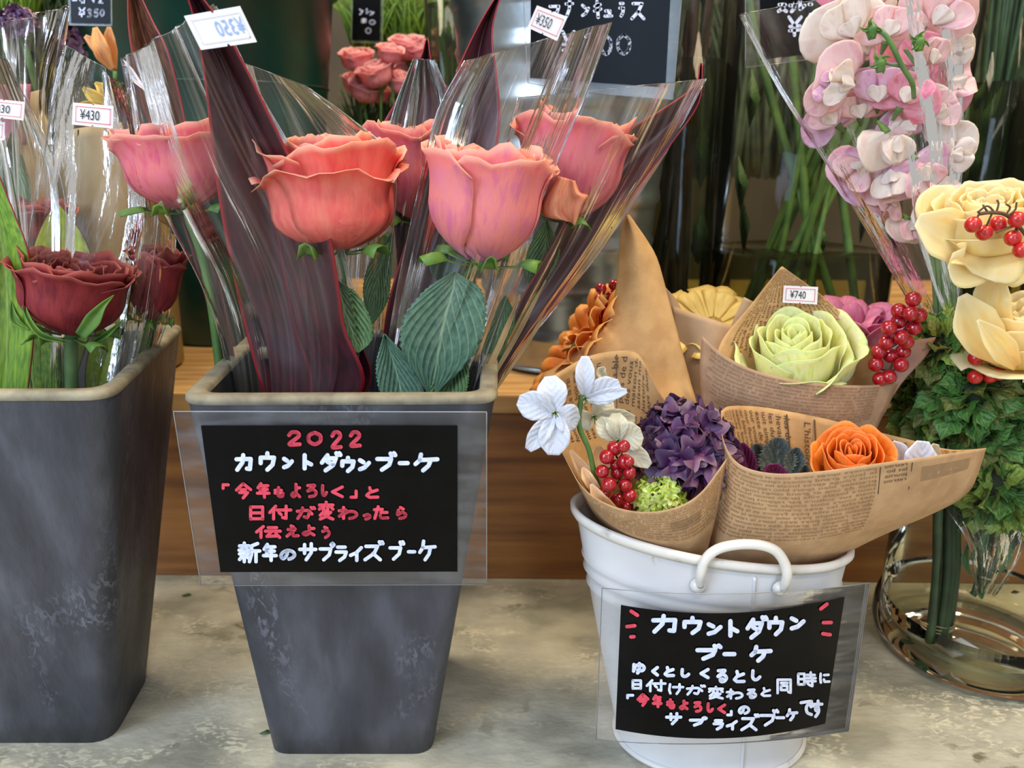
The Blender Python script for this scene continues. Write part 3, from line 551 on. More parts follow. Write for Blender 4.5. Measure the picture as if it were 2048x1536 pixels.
def rose(label, base, tp, Y, wid, layers, m, stem=None, sep=5, roll=0.0, seed=1, group=None, tiltY=0.0, Yt=None, stemr=9, cat='rose', name='rose'):
    """base and top of the bloom in pixels at depth Y; wid = width of the bloom in pixels"""
    c = P(base[0], base[1], Y); t = P(tp[0], tp[1], Yt if Yt is not None else Y); ax = t - c; s = mpp(Y, base[1]); R = wid * s / 2
    o = top(name, label, cat, tuple(c), group=group)
    flower_head(o, c, ax, R, ax.length, layers, m, roll, seed)
    Fm = frame(ax, roll)
    V, F = lathe('', (0, 0, 0), [(.0001, -.003), (R * .16, -.002), (R * .2, .001), (R * .16, .004)], None, n=12, raw=True)
    mesh_obj('calyx', [Fm @ Vector(v) + c for v in V], F, M_SEPAL, o)
    for k in range(sep):
        V, F, UV = petal(c - Vector(ax).normalized() * .002, Fm, R * .8, ax.length * .17, k * 6.283 / max(sep, 1) + .4, .17, Rf=.95, Hf=.9, flare=.25 + .2 * (k % 3), drop=.3 * (k % 3), tr=.9, sh=.25, nu=5, nv=10, seed=k, ruf=0)
        mesh_obj('sepal', V, F, M_SEPAL, o, UV, True, .0006)
    if stem: tube('stem', [tuple(c)] + [tuple(P(*q)) for q in stem], stemr * s, M_STEM, o, sides=10)
    return o
def rosemat(name, c1, c2, c3, tipc, basec=None, tr=.30):
    return mat(name, c1, c2, c3, scale=3.0, rough=0.55, trans=tr, coord='UV', stretch=(5, 1.1, 1), tip=(tipc, .90, 1.0), base=((basec, .25, 0.0) if basec else None), bump=0.15, bscale=14, spec=.3)
def leaf2(name, L, R, Y, m, parent, fold=0.006, thick=0.0004, nu=13, nv=26, bend=0.0, serr=0.0, wr=0.0):
    n = max(len(L), len(R)); t = np.linspace(0, 1, n); L = cr(L, t); R = cr(R, t); yy = np.interp(t, np.linspace(0, 1, len(Y)), Y) if hasattr(Y, '__len__') else np.full(n, Y)
    rows = [[(L[i][0] * (1 - u) + R[i][0] * u, L[i][1] * (1 - u) + R[i][1] * u, yy[i] + fold * (1 - abs(2 * u - 1)) ** 1.2 * math.sin(math.pi * min(1, .15 + .85 * t[i]))) for u in (0, .25, .5, .75, 1)] for i in range(n)]
    s = Surf(rows, nu, nv, wr, 3, 1)
    if serr:
        G = s.G; mid = G[:, nu // 2, :]
        for j in range(nv):
            k = 1 + serr * (1 if j % 2 else -1); 
            for i in (0, nu - 1): G[j, i] = mid[j] + (G[j, i] - mid[j]) * k
    return s.obj(name, m, parent, thick)
def blade(name, ctr, wid, m, parent, fold=0.004, thick=0.0004, nu=7, nv=20, serr=0.0):
    """leaf along a pixel centre line of (px,py,Y) with pixel widths"""
    n = 12; C = cr(ctr, np.linspace(0, 1, n)); w = np.interp(np.linspace(0, 1, n), np.linspace(0, 1, len(wid)), wid); L, R = [], []
    for i in range(n):
        d = C[min(i + 1, n - 1)] - C[max(i - 1, 0)]; q = math.hypot(d[0], d[1]) + 1e-9; nx, ny = -d[1] / q, d[0] / q
        L.append((C[i][0] + nx * w[i] / 2, C[i][1] + ny * w[i] / 2)); R.append((C[i][0] - nx * w[i] / 2, C[i][1] - ny * w[i] / 2))
    return leaf2(name, L, R, list(C[:, 2]), m, parent, fold, thick, nu, nv, serr=serr)
def sleeve(label, L, R, Yc, bul, seed=0, m=None, seam=True, n=34, backup=0.0, group=None, wr=0.0012, wf=7, topcurve=0):
    m = m or M_CELLO; yb = list(Yc) if hasattr(Yc, '__len__') else [Yc, Yc]
    c = P(L[-1][0] * .5 + R[-1][0] * .5, L[-1][1] * .5 + R[-1][1] * .5, yb[-1]); o = top('cellophane_sleeve', label, 'cellophane', tuple(c), group=group)
    nb = len(L); bs = [bul * (1 - .75 * (i / (nb - 1)) ** 1.3) for i in range(nb)]
    F_ = sheet2(L, R, yb, yb, bs, n, 30, wr, wf, seed, wv=1.5); B_ = sheet2(L, R, yb, yb, [-b for b in bs], n, 30, wr, wf, seed + 5, wv=1.5)
    if topcurve:
        u = np.linspace(0, 1, n); F_.G[:10] += (np.array([0, 0, -1.0])[None, None, :] * topcurve * (np.sin(u * math.pi) ** .8)[None, :, None] * np.linspace(1, 0, 10)[:, None, None])
    F_.obj('front_sheet', m, o); B_.obj('back_sheet', m, o)
    if seam:
        tube('side_fold', [tuple(F_.at(0.0, t)) for t in np.linspace(0, 1, 12)], 0.00035, M_SEAM, o, sides=5, n=24)
        tube('side_fold', [tuple(F_.at(1.0, t)) for t in np.linspace(0, 1, 12)], 0.00035, M_SEAM, o, sides=5, n=24)
        tube('top_edge', [tuple(F_.at(t, 0.0)) for t in np.linspace(0, 1, 14)], 0.00022, M_SEAM, o, sides=5, n=28)
    return o, F_
# ================================================================ roses, leaves and sleeves in the middle planter
M_CORAL = rosemat('coral_rose_petal', (248, 140, 122), (240, 108, 104), (246, 126, 112), (250, 186, 158))
M_PINK = rosemat('pink_rose_petal', (244, 134, 152), (232, 108, 134), (242, 136, 138), (250, 182, 156))
M_MAUVE = rosemat('mauve_pink_rose_petal', (244, 146, 158), (234, 130, 158), (248, 150, 142), (250, 188, 162), basec=(214, 150, 208))
M_CORD = leafmat('maroon_cordyline_leaf', (74, 30, 38), (48, 26, 30), (104, 34, 42), rib=.012, freq=.1, rough=.38, trans=.06, edge=((150, 20, 32), .455, .5), bump=0, vstr=.6)
M_CORDG = leafmat('bronze_cordyline_leaf', (112, 74, 46), (74, 34, 36), (150, 70, 40), rib=.012, freq=.1, rough=.38, trans=.15, edge=((150, 30, 36), .45, .5), bump=0, vstr=.6)
M_RLEAF = leafmat('rose_leaf_grey_green', (92, 126, 100), (62, 96, 76), (158, 180, 140), rib=.018, freq=22, rough=.5, trans=.12, slant=3.4, bump=.3)
M_RLEAF2 = leafmat('rose_leaf_green', (98, 130, 74), (62, 96, 56), (150, 176, 116), rib=.018, freq=22, rough=.5, trans=.15, slant=3.4, bump=.4)
RG = 'pink roses in the middle planter'
rose('coral pink rose half hidden left of the big maroon leaf', (372, 420), (345, 248), .475, 200, GOBLET, M_PINK, [(415, 560, .48), (450, 830, .48)], roll=.4, seed=11, group=RG)
rose('full ruffled coral rose just right of the big maroon leaf', (676, 502), (655, 258), .478, 240, FULLROSE, M_CORAL, [(690, 620, .48), (700, 830, .48)], roll=0.2, seed=12, group=RG)
rose('slim pink rose between two maroon leaf tips, mostly hidden', (835, 440), (822, 235), .545, 150, GOBLET, M_PINK, [(830, 600, .54), (790, 830, .53)], roll=1.2, seed=13, group=RG)
rose('mauve pink goblet shaped rose in the centre front', (962, 526), (988, 280), .455, 216, GOBLET, M_MAUVE, [(925, 570, .457), (905, 680, .46), (880, 830, .465)], roll=.75, seed=16, group=RG, stemr=12)
r5 = rose('deep pink rose with dried peach outer petal, rightmost in the middle planter', (1130, 440), (1160, 226), .515, 200, GOBLET, M_PINK, [(1060, 600, .5), (960, 800, .49)], roll=2.0, seed=18, group=RG)
M_DRY = rosemat('dried_peach_petal', (246, 176, 142), (228, 148, 112), (240, 164, 130), (236, 172, 130))
leaf2('dried_petal', [(1118, 352), (1096, 385), (1084, 412), (1092, 434), (1132, 440)], [(1150, 362), (1160, 385), (1176, 392), (1166, 410), (1150, 450)], .470, M_DRY, r5, fold=-.004, wr=.0016, thick=.0006)
def cord(label, L, R, Y, m=None, fold=.012, group='cordyline leaves in the middle planter'):
    c = P(L[-1][0], L[-1][1], Y[-1] if hasattr(Y, '__len__') else Y); o = leaf2('cordyline_leaf', L, R, Y, m or M_CORD, None, fold, .0006, 21, 44)
    L0 = Vector(c); me = o.data
    for v in me.vertices: v.co = v.co - L0
    o.location = L0; return tag(o, label, 'leaf', group)
cord('broad dark maroon leaf, largest, sweeping down in front of two roses', [(356, -60), (388, 40), (408, 150), (420, 260), (434, 380), (456, 500), (480, 620), (512, 740), (540, 840)], [(360, -60), (438, 40), (492, 135), (548, 248), (612, 378), (656, 455), (676, 560), (692, 660), (730, 760), (690, 840)], [.43, .435, .44, .445, .452, .458, .46], fold=.016)
cord('narrow bronze maroon leaf tip left of the broad maroon leaf', [(255, -50), (256, 50), (268, 130), (290, 230), (330, 340), (400, 560), (470, 830)], [(262, -50), (305, 40), (335, 100), (362, 200), (390, 340), (440, 560), (490, 830)], [.50, .49, .49, .485, .485], M_CORDG)
cord('curving maroon leaf rising behind the goblet shaped rose', [(1006, -30), (952, 60), (905, 165), (872, 290), (842, 400), (800, 520), (770, 640), (760, 800)], [(1008, -30), (985, 60), (994, 150), (1000, 240), (982, 340), (920, 480), (850, 640), (800, 800)], [.50, .49, .485, .48, .485])
cord('long maroon leaf leaning right with its tip over the jars', [(1400, 126), (1388, 172), (1325, 218), (1240, 272), (1180, 350), (1110, 480), (1020, 640), (950, 810)], [(1405, 128), (1398, 205), (1345, 285), (1275, 375), (1195, 480), (1105, 610), (1020, 720), (968, 810)], [.52, .51, .505, .495, .49], fold=.01)
cord('pointed maroon leaf tip behind the slim hidden rose', [(852, 78), (838, 122), (790, 205), (762, 262), (762, 340), (790, 470), (800, 700)], [(856, 78), (866, 130), (904, 192), (912, 262), (890, 350), (860, 470), (840, 700)], [.57, .565, .56, .55])
cord('maroon leaf base curling at the planter rim below the broad leaf', [(690, 640), (676, 700), (660, 760), (650, 840)], [(694, 640), (728, 700), (742, 760), (700, 840)], .475, fold=.01)
def rleaf(label, L, R, Y, m=M_RLEAF, fold=.006, serr=.03):
    o = leaf2('rose_leaf', L, R, Y, m, None, fold, .0005, 15, 46, serr=serr); c = P(L[-1][0], L[-1][1], Y if not hasattr(Y, '__len__') else Y[-1])
    for v in o.data.vertices: v.co = v.co - c
    o.location = c; return tag(o, label, 'leaf', 'rose leaves in the middle planter')
rleaf('large rounded grey green rose leaf with pale veins under the goblet rose', [(905, 544), (850, 580), (806, 640), (806, 710), (862, 796)], [(915, 546), (962, 580), (972, 640), (945, 715), (864, 796)], [.445, .44, .44, .45])
rleaf('rounded green rose leaf beside the maroon leaf at mid height', [(676, 560), (650, 600), (655, 650), (680, 690), (716, 706)], [(678, 562), (716, 590), (742, 640), (744, 680), (718, 706)], [.465, .46, .46], M_RLEAF2)
rleaf('upright narrow green rose leaf between the stems', [(786, 462), (742, 520), (726, 580), (738, 650)], [(788, 464), (782, 540), (776, 600), (744, 652)], [.49, .485, .485], M_RLEAF2)
rleaf('dull blue green rose leaf bending at the rim, left of the large rounded leaf', [(768, 668), (752, 730), (762, 790), (800, 840)], [(770, 668), (826, 730), (846, 790), (820, 840)], [.455, .45, .452])
rleaf('small green rose leaf at the rim right of the large rounded leaf', [(930, 700), (880, 740), (858, 790), (870, 840)], [(932, 702), (938, 740), (930, 790), (890, 840)], [.452, .447, .45], M_RLEAF2)
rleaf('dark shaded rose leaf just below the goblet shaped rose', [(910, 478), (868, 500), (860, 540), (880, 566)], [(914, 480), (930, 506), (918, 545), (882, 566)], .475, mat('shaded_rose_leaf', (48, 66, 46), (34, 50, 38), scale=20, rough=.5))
rleaf('small dark green leaf pressed in the sleeve right of the goblet rose', [(1092, 440), (1060, 490), (1050, 540), (1064, 580)], [(1096, 442), (1120, 500), (1100, 550), (1068, 582)], .50, M_RLEAF2)
rleaf('lower right green leaf pressed against the leaning sleeve', [(1010, 590), (975, 640), (965, 690), (975, 730)], [(1014, 592), (1030, 640), (1010, 700), (978, 732)], .488, M_RLEAF2)
SG = 'clear sleeves round the roses in the middle planter'
o, s = sleeve('clear sleeve at the left of the middle planter around rose and broad leaf', [(246, 118), (262, 215), (288, 335), (345, 455), (402, 570), (440, 690), (468, 840)], [(430, 10), (520, 190), (600, 330), (668, 455), (700, 560), (720, 700), (700, 840)], [.462, .462, .468], .044, 1, group=SG, topcurve=0)
sticker(o, [(368, 32), (480, 12), (514, 84), (402, 100)], .405, '¥350', mirror=True)
sticker(o, [(246, 118), (266, 138), (300, 190), (268, 165)], .46, '¥350', tx=(.1, .5))
o, s = sleeve('clear sleeve around the full coral rose, blue sheen on its top', [(450, 112), (440, 250), (446, 400), (480, 560), (530, 700), (560, 840)], [(612, 172), (720, 250), (792, 330), (784, 480), (762, 620), (745, 720), (738, 840)], .487, .042, 2, group=SG)
o, s = sleeve('narrow clear sleeve around the slim hidden rose', [(826, 118), (788, 215), (762, 330), (752, 450), (746, 600), (742, 840)], [(870, 120), (905, 220), (902, 340), (880, 470), (850, 600), (800, 840)], .548, .036, 3, group=SG)
o, s = sleeve('tall clear sleeve around the goblet rose with its peak over the price card', [(930, 122), (868, 240), (838, 380), (802, 540), (776, 690), (760, 840)], [(1224, 44), (1176, 180), (1112, 330), (1055, 480), (1004, 620), (962, 740), (925, 840)], .466, .044, 4, group=SG)
sticker(o, [(1074, 11), (1135, 34), (1114, 82), (1055, 55)], .418, '¥350')
o, s = sleeve('clear sleeve leaning far right around the deep pink rose', [(1036, 196), (1012, 300), (1002, 420), (985, 560), (962, 700), (942, 840)], [(1412, 158), (1342, 290), (1282, 385), (1205, 500), (1105, 625), (1025, 725), (962, 840)], [.512, .51, .49], .038, 5, group=SG)
# dried buff stems and grass pressed in the leaning sleeves
M_BUFF = mat('buff_paper_strip', (206, 178, 132), (166, 138, 96), scale=40, rough=.6, trans=.2)
for k, (a, b, w_, Y) in enumerate([((1402, 158, .525), (1300, 300, .52), 12, 0), ((1092, 560, .49), (960, 795, .48), 9, 0), ((1130, 560, .50), (985, 790, .485), 8, 0), ((1040, 590, .47), (950, 790, .465), 12, 0)]):
    m_ = ((a[0] + b[0]) / 2 + 4, (a[1] + b[1]) / 2, (a[2] + b[2]) / 2)
    o = blade('buff_strip', [a, m_, b], [2, w_, w_, 3], M_BUFF, None, fold=.001); tag(o, ['short buff strip at the tip of the leaning sleeve', 'buff strip low behind the goblet rose sleeve', 'outer buff strip along the leaning sleeve', 'wide buff strip beside the large rounded leaf'][k], 'strip', 'buff strips inside the leaning sleeves')
# ================================================================ dark red roses in the left planter
M_DRED = rosemat('dark_red_rose_petal', (158, 54, 58), (120, 36, 46), (144, 48, 52), (180, 92, 82), tr=.2)
M_YL = leafmat('yellow_green_cordyline', (214, 222, 84), (176, 198, 66), (120, 110, 60), rib=.014, freq=.1, trans=.3, bump=0, edge=((120, 40, 40), .47, .5), rough=.4)
M_GL = leafmat('lime_cordyline', (150, 184, 60), (96, 138, 50), (178, 190, 90), rib=.014, freq=.1, trans=.3, bump=0, edge=((150, 30, 40), .465, .5), rough=.4)
DG = 'dark red roses in the left planter'
rose('large dark red rose with curling green sepals at the left front', (140, 668), (152, 512), .455, 192, GOBLET, M_DRED, [(142, 740, .455), (146, 840, .455)], roll=.3, seed=31, group=DG, stemr=13, sep=5)
rose('faded dark red rose blurred behind the yellow leaf tip', (70, 500), (66, 400), .56, 130, GOBLET, M_DRED, [(75, 600, .55), (90, 830, .52)], roll=.9, seed=32, group=DG)
rose('slim dark red rose at the right side of the left planter', (300, 640), (318, 490), .50, 96, GOBLET, M_DRED, [(285, 720, .5), (262, 800, .5)], roll=2.2, seed=33, group=DG)
M_SEP2 = M_SEPAL
for k, (ctr, wd) in enumerate([([(160, 672, .43), (185, 640, .425), (205, 612, .425), (228, 590, .43)], [24, 34, 14, 1]), ([(130, 684, .43), (80, 668, .425), (50, 620, .43), (42, 560, .44)], [6, 12, 9, 1]), ([(60, 660, .44), (30, 640, .44), (22, 600, .445)], [2, 20, 1]), ([(180, 690, .45), (215, 668, .445), (245, 640, .44)], [8, 12, 1]), ([(120, 678, .44), (70, 672, .435), (42, 690, .435)], [4, 8, 1])]):
    o = bpy.data.objects.get('rose.005'); blade('sepal', ctr, wd, M_SEPAL, o, fold=.003)
GC = 'cordyline leaves in the left planter'
cord('tall lime green leaf cut by the left frame edge, red margined', [(-60, 340), (-50, 420), (-40, 520), (-40, 640), (-30, 840)], [(-10, 330), (30, 430), (58, 510), (70, 640), (50, 840)], [.445, .44, .44], M_GL, fold=.008, group=GC)
cord('pointed yellow green leaf tip standing behind the large dark red rose', [(112, 402), (80, 460), (62, 520), (60, 600), (90, 700), (110, 830)], [(114, 402), (160, 460), (186, 520), (200, 600), (170, 700), (130, 830)], [.492, .49, .49], M_YL, fold=.008, group=GC)
cord('green leaf with red edge behind the sleeves at the upper left', [(22, 262), (0, 330), (-10, 400), (0, 560)], [(24, 262), (50, 330), (62, 400), (50, 560)], .58, M_RLEAF2, group=GC)
cord('lower green leaf filling the mouth of the left planter', [(40, 600), (0, 680), (-20, 760), (0, 850)], [(60, 600), (110, 690), (130, 760), (120, 850)], .475, M_GL, group=GC)
cord('dull green leaf right of the thick stem in the left planter', [(196, 650), (178, 700), (170, 760), (180, 850)], [(200, 650), (236, 690), (222, 740), (200, 850)], .485, M_YL, group=GC)
# buff wrapping papers seen through the sleeves
M_BEIGE = mat('buff_wrapping_paper', (206, 184, 142), (184, 160, 118), scale=30, rough=.7, trans=.35)
def paper_thing(label, surf, m, name='wrapping_paper', group=None, cat='paper'):
    c = Vector(surf.at(.5, 1.0)); o = top(name, label, cat, tuple(c), group=group); return o
for lab, L, R, Y, b in (('plain buff paper wrap behind the tag at the upper left', [(120, 262), (110, 360), (130, 500), (150, 700)], [(268, 240), (292, 330), (280, 480), (240, 700)], .60, .02),
                        ('buff paper wrap with pink lining at the left frame edge', [(-60, 215), (-50, 340), (-20, 500), (20, 700)], [(92, 175), (110, 330), (100, 470), (90, 700)], .62, .02),
                        ('tall buff strip of paper beside the slim dark red rose', [(330, 490), (312, 560), (290, 640), (262, 760)], [(350, 500), (338, 560), (318, 640), (280, 760)], .51, .004)):
    s = sheet2(L, R, Y, Y, b, 12, 14, .001, 3, 3); o = paper_thing(lab, s, M_BEIGE, group='buff papers in the left planter'); s.obj('sheet', M_BEIGE, o, .0004)
M_PKLIN = mat('pink_lining_paper', (204, 128, 150), (186, 110, 134), scale=30, rough=.7, trans=.3)
s = sheet2([(-60, 170), (-50, 230), (-40, 290)], [(62, 168), (58, 230), (52, 290)], .60, .60, .01, 8, 8); s.obj('pink_lining', M_PKLIN, o, .0004)
SL = 'clear sleeves in the left planter'
o, s = sleeve('crinkled sleeve with blue sheen right of the upper price tag', [(140, 92), (108, 210), (96, 330), (70, 480), (50, 640), (70, 840)], [(262, 178), (300, 300), (316, 420), (296, 560), (276, 690), (240, 840)], [.50, .47, .462], .038, 21, M_CRINK, group=SL, wr=.0022, wf=3)
sticker(o, [(146, 205), (227, 212), (226, 257), (144, 249)], .455, '¥430', tx=(.18, .66))
o, s = sleeve('clear sleeve at the left frame edge carrying a price tag', [(-150, 90), (-140, 300), (-90, 560), (-60, 840)], [(20, 120), (110, 330), (120, 560), (110, 840)], [.50, .46, .45], .03, 22, M_CELLO, group=SL, wr=.002, wf=4)
sticker(o, [(-34, 195), (50, 204), (47, 241), (-38, 232)], .44, '¥430', tx=(.18, .66)); sticker(o, [(-60, 246), (10, 244), (9, 280), (-62, 282)], .445, '¥430')
o, s = sleeve('clear sleeve leaning on the right rim around the slim rose', [(262, 380), (262, 480), (262, 600), (240, 760)], [(352, 470), (348, 560), (330, 650), (290, 760)], .50, .022, 23, group=SL)
o, s = sleeve('tall clear sleeve with a bright edge reaching the top left', [(-40, 60), (-20, 200), (0, 420), (40, 700)], [(142, 12), (112, 150), (102, 320), (90, 700)], .56, .03, 24, group=SL, wr=.002)
# ================================================================ wrapped bouquets in the white pail
M_KRAFT = mat('kraft_paper', (222, 180, 122), (202, 158, 104), scale=70, rough=.75, trans=.25, bump=.12, bscale=500, detail=8)
M_KRAFTO = mat('kraft_paper_outside', (214, 176, 130), (196, 158, 116), scale=90, rough=.75, trans=.22, bump=.12, bscale=500, detail=8)
M_PALEP = mat('pale_buff_paper', (216, 184, 144), (200, 168, 130), scale=60, rough=.75, trans=.35)
BQ = 'kraft wrapped bouquets in the white pail'
# --- front left cone
coneA = top('kraft_paper_cone', 'kraft newspaper cone at the front left of the white pail, holding berries and purple flower', 'paper wrap', tuple(P(1330, 1150, .435)), group=BQ)
A_back = Surf([[(1066, 785, .455), (1122, 742, .47), (1185, 710, .485), (1262, 702, .49), (1292, 730, .49), (1322, 790, .487), (1375, 850, .475), (1448, 908, .44)],
  [(1092, 845, .455), (1140, 830, .475), (1190, 818, .488), (1250, 826, .492), (1300, 846, .49), (1345, 876, .487), (1400, 905, .475), (1450, 930, .435)],
  [(1135, 925, .45), (1180, 920, .47), (1220, 915, .48), (1265, 925, .483), (1310, 935, .483), (1350, 955, .48), (1400, 980, .46), (1440, 1000, .43)],
  [(1240, 1085, .445), (1260, 1090, .455), (1280, 1095, .46), (1300, 1100, .462), (1330, 1110, .46), (1350, 1120, .455), (1380, 1130, .45), (1400, 1150, .44)]], 30, 26)
A_back.obj('back_panel', M_KRAFT, coneA, .0004)
print_on(A_back, news(24, 34, 1), .03, .92, (.00, .0), (0, 0), 'x', M_NEWS, coneA) if False else None
A_front = Surf([[(1066, 785, .455), (1125, 905, .432), (1163, 972, .412), (1214, 1008, .402), (1280, 1024, .397), (1348, 1016, .398), (1402, 985, .404), (1453, 918, .416)],
  [(1095, 850, .453), (1140, 930, .434), (1172, 992, .416), (1224, 1035, .406), (1290, 1054, .401), (1356, 1052, .402), (1400, 1030, .407), (1442, 985, .418)],
  [(1145, 945, .450), (1170, 990, .438), (1200, 1030, .426), (1250, 1066, .416), (1310, 1088, .411), (1365, 1094, .411), (1400, 1080, .414), (1428, 1050, .422)],
  [(1190, 1030, .447), (1215, 1055, .440), (1245, 1078, .432), (1290, 1100, .425), (1335, 1114, .421), (1375, 1122, .420), (1395, 1120, .421), (1412, 1110, .425)],
  [(1260, 1110, .446), (1285, 1125, .442), (1305, 1138, .438), (1330, 1150, .434), (1350, 1160, .432), (1370, 1165, .432), (1385, 1168, .432), (1398, 1168, .432)]], 40, 34)
A_front.obj('front_panel', M_KRAFTO, coneA, .0004)
# --- front right cone
coneB = top('kraft_paper_cone', 'wide kraft newspaper cone at the front right of the white pail, holding the orange rose', 'paper wrap', tuple(P(1520, 1160, .43)), group=BQ)
B_back = Surf([[(1442, 822, .45), (1462, 812, .462), (1530, 815, .478), (1640, 835, .487), (1740, 860, .487), (1830, 882, .482), (1900, 899, .465), (1971, 897, .437)],
  [(1444, 885, .44), (1480, 895, .462), (1545, 925, .475), (1640, 945, .48), (1740, 955, .48), (1830, 950, .474), (1900, 935, .458), (1962, 915, .437)],
  [(1436, 980, .44), (1480, 990, .458), (1550, 1010, .468), (1640, 1020, .47), (1720, 1020, .47), (1790, 1010, .465), (1850, 1000, .455), (1925, 980, .44)],
  [(1440, 1130, .445), (1470, 1135, .452), (1510, 1140, .455), (1550, 1140, .458), (1590, 1135, .456), (1630, 1125, .453), (1660, 1110, .45), (1690, 1095, .447)]], 34, 26)
B_back.obj('back_panel', M_KRAFT, coneB, .0004)
B_front = Surf([[(1442, 822, .45), (1447, 882, .427), (1478, 928, .408), (1545, 947, .397), (1640, 943, .392), (1750, 928, .393), (1860, 913, .405), (1972, 896, .436)],
  [(1440, 900, .45), (1443, 945, .43), (1470, 990, .412), (1543, 1008, .402), (1640, 1006, .398), (1745, 990, .400), (1850, 972, .411), (1958, 940, .436)],
  [(1432, 980, .448), (1432, 1020, .433), (1458, 1055, .418), (1530, 1068, .409), (1630, 1066, .406), (1725, 1048, .409), (1820, 1026, .420), (1935, 985, .438)],
  [(1424, 1060, .446), (1424, 1085, .436), (1444, 1106, .426), (1520, 1114, .418), (1610, 1110, .416), (1690, 1088, .420), (1770, 1060, .430), (1872, 1024, .441)],
  [(1428, 1130, .445), (1438, 1150, .441), (1460, 1160, .437), (1510, 1165, .433), (1560, 1162, .433), (1600, 1150, .436), (1650, 1130, .440), (1690, 1100, .445)]], 44, 34)
B_front.obj('front_panel', M_KRAFTO, coneB, .0004)
# --- behind right cone with the price tag
coneC = top('kraft_paper_cone', 'kraft newspaper cone behind, with a price tag on its raised corner and the green rose', 'paper wrap', tuple(P(1600, 1000, .47)), group=BQ)
C_back = Surf([[(1560, 536, 0.5450), (1562, 534, 0.5450), (1565, 533, 0.5450), (1568, 535, 0.5450)], [(1500, 612, 0.5420), (1540, 600, 0.5460), (1600, 595, 0.5460), (1662, 606, 0.5420)],
  [(1440, 690, 0.5300), (1520, 680, 0.5430), (1620, 675, 0.5430), (1730, 680, 0.5350)], [(1430, 780, 0.5150), (1520, 780, 0.5300), (1630, 780, 0.5300), (1780, 775, 0.5200)], [(1480, 960, 0.4900), (1540, 960, 0.5000), (1620, 960, 0.5000), (1700, 950, 0.4950)]], 26, 30)
C_back.obj('back_panel', M_KRAFT, coneC, .0004)
C_wing = sheet2([(1760, 690), (1760, 720), (1762, 760), (1770, 800)], [(1872, 674), (1852, 712), (1810, 758), (1780, 800)], [.535, .52], [.53, .51], .004, 10, 12); C_wing.obj('side_wing', mat('paper_wing', (190, 152, 136), (176, 140, 124), scale=60, rough=.75, trans=.2), coneC, .0004)
C_front = Surf([[(1404, 672, 0.5170), (1442, 706, 0.5020), (1500, 737, 0.4920), (1570, 756, 0.4870), (1640, 767, 0.4870), (1720, 771, 0.4930), (1796, 767, 0.5080)],
  [(1400, 750, 0.5110), (1440, 780, 0.4980), (1500, 800, 0.4900), (1570, 815, 0.4870), (1640, 822, 0.4870), (1710, 822, 0.4920), (1778, 808, 0.5040)],
  [(1412, 830, 0.5060), (1450, 850, 0.4970), (1510, 865, 0.4920), (1570, 875, 0.4890), (1640, 880, 0.4890), (1700, 878, 0.4930), (1752, 860, 0.5000)],
  [(1470, 1010, 0.4860), (1500, 1015, 0.4840), (1530, 1020, 0.4810), (1570, 1025, 0.4800), (1610, 1025, 0.4800), (1650, 1020, 0.4820), (1690, 1005, 0.4860)]], 34, 28)
C_front.obj('front_panel', mat('kraft_paper_grey_side', (192, 156, 122), (172, 138, 106), scale=90, rough=.75, trans=.2), coneC, .0004)
sticker(coneC, [(1568, 571), (1636, 574), (1634, 609), (1565, 605)], .5385, '¥740', tx=(.2, .66))
# --- tall plain kraft sheet and paler sheets behind
def lone(label, L, R, Y, b, m, name='kraft_sheet', th=.0004, **k):
    s = sheet2(L, R, Y, Y, b, 22, 26, **k); o = paper_thing(label, s, m, 'kraft_paper_wrap', BQ, 'paper wrap'); s.obj('sheet', m, o, th); return o, s
pk, pks = lone('tall plain kraft paper corner rising highest above the white pail', [(1250, 432), (1243, 455), (1239, 489), (1234, 560), (1222, 626), (1206, 659), (1173, 683), (1119, 730), (1078, 764), (1130, 880), (1270, 1060)], [(1258, 429), (1291, 476), (1313, 514), (1327, 560), (1343, 620), (1356, 670), (1367, 712), (1380, 760), (1396, 820), (1412, 930), (1400, 1060)], [.545, .54, .535, .53, .525, .52, .50, .475], .010, M_KRAFT)
lone('pale buff paper wrap with scalloped top behind the kraft cones', [(1344, 612), (1356, 700), (1388, 790), (1410, 880), (1440, 1040)], [(1502, 664), (1520, 730), (1545, 800), (1560, 880), (1540, 1040)], [.56, .55, .53, .49], .012, M_PALEP)
lone('thin pale sheet edge between the tall kraft corner and the buff wrap', [(1318, 560), (1330, 640), (1350, 740)], [(1352, 598), (1378, 650), (1420, 740)], .565, .004, M_PALEP)
lone('plain kraft corner left of the raised newspaper corner', [(1488, 594), (1460, 660), (1450, 740)], [(1512, 606), (1530, 670), (1560, 740)], .555, .004, M_PALEP)
# printing on the papers (inside dark, outside pale seen through)
def text_fit(surf, parent, seed, u0, u1, v0, v1, nch, nl, m, rot=0, nm='newspaper_print', mirror=False, body=None):
    body = body or news(nch, nl, seed); co, _ = text_mesh(body); W = co[:, 0].max(); H = -co[:, 1].min() + 1
    su = (u1 - u0) / (W if rot == 0 else H); sv = (v1 - v0) / (H if rot == 0 else W)
    if rot == 0: return print_on(surf, body, u0 if not mirror else u1, v0, (su if not mirror else -su, 0), (0, -sv), nm, m, parent)
    if rot == 1: return print_on(surf, body, u1, v0, (0, sv), (su, 0), nm, m, parent)      # letters run down
    return print_on(surf, body, u0, v1, (0, -sv), (-su, 0), nm, m, parent)                 # letters run up
text_fit(A_back, coneA, 1, .03, .36, .02, .55, 20, 9, M_NEWS, 2); text_fit(A_back, coneA, 2, .38, .62, .01, .28, 9, 7, M_NEWS, 2); text_fit(A_back, coneA, 3, .38, .80, .30, .62, 14, 11, M_NEWS, 2)
